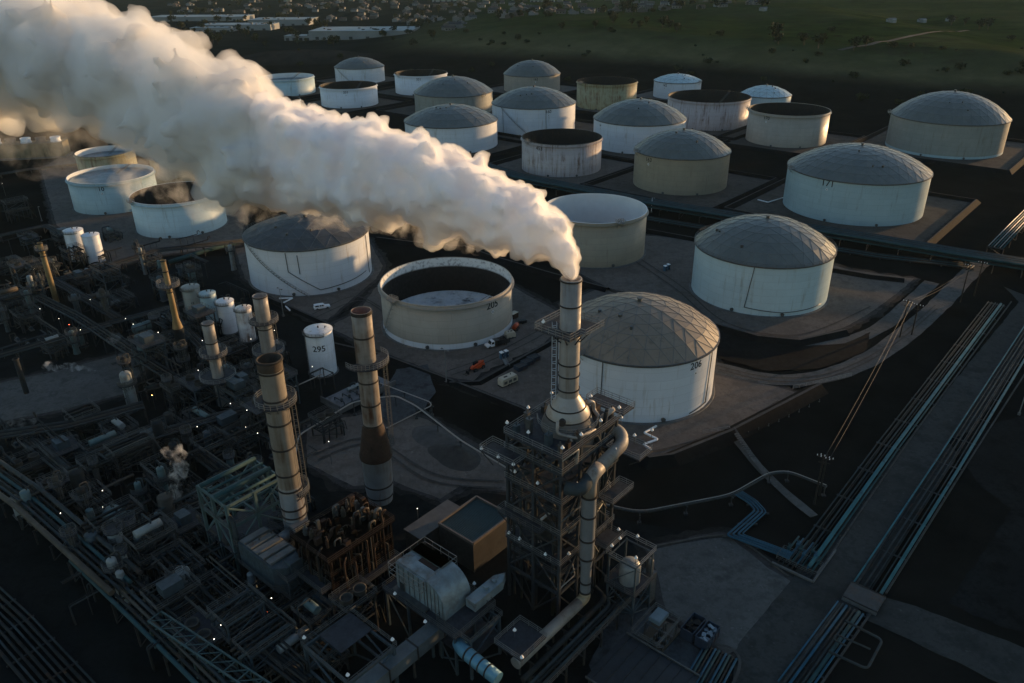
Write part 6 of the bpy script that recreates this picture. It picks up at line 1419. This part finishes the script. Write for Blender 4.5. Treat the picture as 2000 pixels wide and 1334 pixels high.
for px, py, lab in ((1800, 44, 'white trailer parked on the bare ground of the far hilltop'), (1855, 42, 'white truck parked at the top of the hill track'), (1740, 44, 'grey shed on the far hilltop'), (1490, 22, 'white farm building at the far edge of the hill')):
    g = ground_at(px, py)
    if g:
        t = thing('hill_building', lab, 'building', (g[0], g[1], g[2]-.3), R(20)); MB().box((0, 0, 2), (12, 5, 4)).build('wall', m_palev, t); extr(MB(), [(-2.9, 4), (2.9, 4), (0, 5.4)], -6.2, 6.2).build('roof', m_steel, t); t.rotation_euler[2] += P2/2
g0 = [ground_at(*p) for p in [(1640, 100), (1700, 88), (1760, 76), (1815, 64), (1900, 56)]]
mb = MB(); Q = []
for a, b in zip(g0, g0[1:]):
    for k in range(8): f = k/8; x, y = a[0]+(b[0]-a[0])*f, a[1]+(b[1]-a[1])*f; Q.append(Vector((x, y, hgt(x, y)+.35)))
vs = []
for i, q in enumerate(Q):
    d = (Q[min(i+1, len(Q)-1)]-Q[max(i-1, 0)]); n = Vector((-d.y, d.x, 0)).normalized()*3; vs += [q+n, q-n]
tag(mb.add(vs, [(2*i, 2*i+1, 2*i+3, 2*i+2) for i in range(len(Q)-1)]).build('hill_track', g_pad2), 'pale track climbing over the hilltop', None, None, 'structure')

# ---------------------------------------------------------------- steam
def ico(level=2):
    t = (1+5**.5)/2
    v = [Vector(p).normalized() for p in ((-1, t, 0), (1, t, 0), (-1, -t, 0), (1, -t, 0), (0, -1, t), (0, 1, t), (0, -1, -t), (0, 1, -t), (t, 0, -1), (t, 0, 1), (-t, 0, -1), (-t, 0, 1))]
    f = [(0, 11, 5), (0, 5, 1), (0, 1, 7), (0, 7, 10), (0, 10, 11), (1, 5, 9), (5, 11, 4), (11, 10, 2), (10, 7, 6), (7, 1, 8), (3, 9, 4), (3, 4, 2), (3, 2, 6), (3, 6, 8), (3, 8, 9), (4, 9, 5), (2, 4, 11), (6, 2, 10), (8, 6, 7), (9, 8, 1)]
    for _ in range(level):
        c = {}; nf = []
        def mid(a, b):
            k = (min(a, b), max(a, b))
            if k not in c: v.append(((v[a]+v[b])/2).normalized()); c[k] = len(v)-1
            return c[k]
        for a, b, d in f: x, y, z = mid(a, b), mid(b, d), mid(d, a); nf += [(a, x, z), (b, y, x), (d, z, y), (x, y, z)]
        f = nf
    return v, f
IV, IF_ = ico(2)
def sph(mb, c, r): mb.add([c+p*r for p in IV], IF_, 0, True)
# axis of the plume: picture column, row, half width in picture px, distance
PATH = [(1116, 541, 16, 113.3), (1113, 521, 18, 113.6), (1102, 494, 27, 114.5), (1076, 465, 41, 116), (1034, 441, 53, 118.5), (976, 418, 63, 122), (900, 389, 71, 126), (815, 357, 74, 130), (735, 342, 80, 134), (650, 322, 84, 138), (575, 308, 83, 142), (505, 288, 90, 146), (430, 243, 110, 150), (345, 194, 102, 155), (255, 158, 95, 160), (160, 128, 93, 165), (60, 104, 98, 170), (-60, 80, 108, 176), (-190, 50, 125, 182)]
PW = []
for x, y, r, Y in PATH:
    p = Vector(UY(x, y, Y)); D = (p-Vector((0, 0, CAM_H))).length; PW.append((p, r*D/FPX))
def along(t):
    i = min(int(t), len(PW)-2); f = t-i; return PW[i][0].lerp(PW[i+1][0], f), PW[i][1]*(1-f)+PW[i+1][1]*f, (PW[i+1][0]-PW[i][0]).normalized()
def remeshed(name, mb, voxel, disp, mat, parent=None):
    o = mb.build(name, mat, parent)
    m = o.modifiers.new('union', 'REMESH'); m.mode = 'VOXEL'; m.voxel_size = voxel; m.use_smooth_shade = True
    for i, (basis, size, st, mid) in enumerate(disp):
        tx = bpy.data.textures.new(f'billow {name} {i}', 'VORONOI' if basis == 'V' else 'CLOUDS'); tx.noise_scale = size
        if basis == 'V': tx.noise_intensity = 1.0; tx.weight_1 = 1.0
        else: tx.noise_depth = 3
        d = o.modifiers.new('billow', 'DISPLACE'); d.texture = tx; d.texture_coords = 'GLOBAL'; d.strength = st; d.mid_level = mid
    m = o.modifiers.new('soften', 'SMOOTH'); m.factor = .4; m.iterations = 1
    return o
rg = random.Random(5)
core, core2, near, far = MB(), MB(), MB(), MB(); t = 0.0
def rvec(): return Vector((rg.gauss(0, 1), rg.gauss(0, 1), rg.gauss(0, 1))).normalized()
def both(c, r):
    sk_ = SKIN; sph(out, c, r)
    if r-sk_ > .45: sph(core if out is near else core2, c, r-sk_)
while t < len(PW)-1.01:
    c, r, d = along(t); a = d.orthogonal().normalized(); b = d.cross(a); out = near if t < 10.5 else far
    r *= 1+.16*mnoise.noise(Vector((t*1.1, 3.3, 7.7)))+.08*mnoise.noise(Vector((t*2.9, 1.3, 2.7)))
    SKIN = .22+.075*r+.10*r*smooth(9.5, 13, t)
    both(c, r*.8)
    n = 8 if r > 3 else 5
    for k in range(n):
        th = rg.uniform(0, 2*P2); rr = r*rg.uniform(.2, .36) if rg.random() < .55 else r*rg.uniform(.36, .62); off = r-rr*rg.uniform(.45, 1.05)
        q = c+(a*math.cos(th)+b*math.sin(th))*off+d*r*rg.uniform(-.35, .35); both(q, rr)
        for j in range(8):
            u = (rvec()+(q-c).normalized()*.75).normalized(); r2 = rr*rg.uniform(.24, .55); q2 = q+u*rr*.88
            if r2 > .35: both(q2, r2)
            for m_ in range(3 if rg.random() < .5 else 1):
                u2 = (u+rvec()*.9).normalized(); r3 = r2*rg.uniform(.3, .55)
                if r3 > .4: both(q2+u2*r2*.9, r3)
    t += min(.35, max(.09, .22*r/8))
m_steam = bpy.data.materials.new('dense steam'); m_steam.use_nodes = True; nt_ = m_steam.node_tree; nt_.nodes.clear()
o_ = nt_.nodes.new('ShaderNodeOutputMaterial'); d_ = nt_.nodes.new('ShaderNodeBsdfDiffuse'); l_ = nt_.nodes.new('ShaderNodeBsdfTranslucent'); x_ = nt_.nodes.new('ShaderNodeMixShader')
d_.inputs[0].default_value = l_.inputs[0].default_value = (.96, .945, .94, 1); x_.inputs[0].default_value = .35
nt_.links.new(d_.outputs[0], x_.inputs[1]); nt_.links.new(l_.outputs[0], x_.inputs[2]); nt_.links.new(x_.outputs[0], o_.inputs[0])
def vol_mat(name, dens, col=(.998, .996, .996), g=.25):
    m = bpy.data.materials.new(name); m.use_nodes = True; nt = m.node_tree; nt.nodes.clear()
    o = nt.nodes.new('ShaderNodeOutputMaterial'); v = nt.nodes.new('ShaderNodeVolumePrincipled'); v.inputs['Color'].default_value = (*col, 1); v.inputs['Density'].default_value = dens; v.inputs['Anisotropy'].default_value = g
    nt.links.new(v.outputs[0], o.inputs['Volume']); return m
pm = remeshed('steam_plume', core, .5, [('V', 2.4, -.8, .4), ('V', 1.0, -.35, .4)], m_steam)
tag(pm, 'huge white steam plume billowing from the grey stack and drifting over the tanks', 'steam plume')
m_far = bpy.data.materials.new('shade-tinted steam'); m_far.use_nodes = True; b_ = m_far.node_tree.nodes['Principled BSDF']; b_.inputs['Base Color'].default_value = (.63, .60, .565, 1); b_.inputs['Roughness'].default_value = 1; b_.inputs['Specular IOR Level'].default_value = 0  # far steam colour darkened to stand in for sunlight blocked inside the plume
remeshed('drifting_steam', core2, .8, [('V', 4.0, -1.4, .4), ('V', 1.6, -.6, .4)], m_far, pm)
remeshed('thin_edge', near, .42, [('V', 2.4, -.9, .4), ('V', 1.0, -.3, .4)], vol_mat('billowing steam', .7, (.998, .994, .994), g=.6), pm)
remeshed('thin_edge', far, .7, [('C', 6, 2.0, .5), ('V', 4.0, -1.4, .4)], vol_mat('spreading steam', .22, (.975, .98, .975), g=.2), pm)
def cloud_mat(name, dens, size, lo=.49, hi=.85):
    m = vol_mat(name, dens); nt = m.node_tree; v = [n for n in nt.nodes if n.type == 'PRINCIPLED_VOLUME'][0]
    tc = nt.nodes.new('ShaderNodeTexCoord'); nz = nt.nodes.new('ShaderNodeTexNoise'); nz.inputs['Scale'].default_value = 1/size; nz.inputs['Detail'].default_value = 5; nz.inputs['Roughness'].default_value = .62; nz.inputs['Distortion'].default_value = .6
    mr = nt.nodes.new('ShaderNodeMapRange'); mr.inputs[1].default_value = lo; mr.inputs[2].default_value = hi; mr.inputs[3].default_value = 0; mr.inputs[4].default_value = dens
    nt.links.new(tc.outputs['Object'], nz.inputs['Vector']); nt.links.new(nz.outputs['Fac'], mr.inputs[0]); nt.links.new(mr.outputs[0], v.inputs['Density']); return m
def wisp(label, pts, dens, seed, vox=.35, group=None):
    mb = MB(); r_ = random.Random(seed)
    for i in range(len(pts)-1):
        (pa, ra), (pb, rb) = pts[i], pts[i+1]; n = 7
        for k in range(n):
            f = k/n; p = pa.lerp(pb, f); r = ra+(rb-ra)*f
            for j in range(3): sph(mb, p+Vector((r_.gauss(0, .35), r_.gauss(0, .35), r_.gauss(0, .35)))*r, r*r_.uniform(.6, .95))
    c0 = pts[0][0].copy(); mb.v = [tuple(Vector(v)-c0) for v in mb.v]
    o = remeshed('steam_wisp', mb, vox, [('C', vox*6, vox*3, .5)], cloud_mat('wisp '+str(seed), dens, vox*8)); o.location = c0
    return tag(o, label, 'steam', group)
def wp_(x, y, Y, rpx): p = Vector(UY(x, y, Y)); return (p, rpx*(p-Vector((0, 0, CAM_H))).length/FPX)
wisp('torn thin steam hanging under the plume over the white open tanks', [wp_(250, 335, 158, 30), wp_(310, 350, 156, 24), wp_(360, 370, 153, 28), wp_(430, 385, 150, 30)], .3, 3, .6)
wisp('ragged lower fringe of steam over the cone roofed tank', [wp_(480, 395, 147, 34), wp_(560, 400, 143, 26), wp_(640, 425, 139, 24), wp_(700, 440, 136, 20)], .28, 4, .5)
wisp('loose steam under the plume beyond the beige tank 205', [wp_(740, 440, 134, 20), wp_(830, 455, 130, 24), wp_(920, 470, 125, 22), wp_(1000, 480, 121, 18)], .35, 5, .4)
wisp('thin haze of steam spreading at the plume far end', [wp_(20, 260, 172, 40), wp_(100, 275, 166, 40), wp_(170, 290, 163, 36)], .08, 6, .8)
for i, (lab, pts, dn) in enumerate((('small curl of steam drifting over the plant yard', [(186, 722, 2), (160, 718, 5), (125, 716, 6), (85, 718, 7)], .6), ('upright small steam jet rising beside the dark cross rack', [(338, 1000, 4), (345, 960, 9), (352, 925, 12), (345, 888, 12), (322, 880, 9)], .7), ('faint steam puff beside the cream stack', [(492, 765, 2), (478, 752, 8), (470, 742, 9)], .5), ('faint steam puff below the second teal drum', [(250, 672, 2), (235, 668, 8), (215, 662, 9)], .25), ('low smear of steam at the near edge of the plant yard', [(75, 820, 4), (45, 828, 7), (15, 832, 8)], .25))):
    Y0 = U(pts[0][0], pts[0][1]+25)[1]; wisp(lab, [wp_(x, y, Y0, r) for x, y, r in pts], dn, 20+i, .22)

hz_ = MB().box((500, 6800, 58), (13600, 14800, 124)).build('haze', vol_mat('evening haze', .00002, (.66, .90, .92), g=0.0)); tag(hz_, 'thin evening haze over the tank farm and the town', None, None, 'stuff')

# ---------------------------------------------------------------- light, sky, camera
SUN_EL, SUN_AZ = R(4.0), R(33)             # azimuth measured from +X towards +Y
sd = Vector((math.cos(SUN_EL)*math.cos(SUN_AZ), math.cos(SUN_EL)*math.sin(SUN_AZ), math.sin(SUN_EL)))
w = bpy.data.worlds.new('World'); sc.world = w; w.use_nodes = True; nt = w.node_tree
sky = nt.nodes.new('ShaderNodeTexSky'); sky.sky_type = 'NISHITA'; sky.sun_disc = False; sky.sun_elevation = SUN_EL; sky.sun_rotation = P2/2-SUN_AZ; sky.altitude = 100; sky.dust_density = .4; sky.ozone_density = 1.5
bg = nt.nodes['Background']; tint = nt.nodes.new('ShaderNodeMix'); tint.data_type = 'RGBA'; tint.blend_type = 'MULTIPLY'; tint.inputs[0].default_value = 1; tint.inputs[7].default_value = (.96, 1.0, 1.10, 1); nt.links.new(sky.outputs[0], tint.inputs[6]); nt.links.new(tint.outputs[2], bg.inputs[0]); bg.inputs[1].default_value = .15
su = bpy.data.lights.new('sun', 'SUN'); su.energy = 2.9; su.angle = R(.6); su.color = (1, .62, .30)
so = bpy.data.objects.new('sun', su); COL.objects.link(so); so.rotation_euler = sd.to_track_quat('Z', 'Y').to_euler()
cd = bpy.data.cameras.new('camera'); cd.sensor_width = 36; cd.lens = 36*FPX/2000; cd.clip_start = 1; cd.clip_end = 30000
co = bpy.data.objects.new('camera', cd); COL.objects.link(co); co.location = (0, 0, CAM_H); sc.camera = co
from mathutils import Matrix
rt = Vector((1, 0, 0)); fw = Vector((0, cp, -sp_)); up = rt.cross(fw); r2 = rt*cr+up*sr; u2 = -rt*sr+up*cr
co.matrix_world = Matrix(((r2.x, u2.x, -fw.x, 0), (r2.y, u2.y, -fw.y, 0), (r2.z, u2.z, -fw.z, CAM_H), (0, 0, 0, 1)))
vs_ = sc.view_settings; sc.display_settings.display_device = 'sRGB'; vs_.view_transform = 'Standard'; vs_.look = 'None'; vs_.exposure = 1.06; vs_.gamma = 1
sc.cycles.use_denoising = True; sc.cycles.max_bounces = 32; sc.cycles.diffuse_bounces = 22; sc.cycles.glossy_bounces = 3; sc.cycles.volume_bounces = 22; sc.cycles.volume_max_steps = 160; sc.cycles.transparent_max_bounces = 16
sc.cycles.sample_clamp_indirect = 6
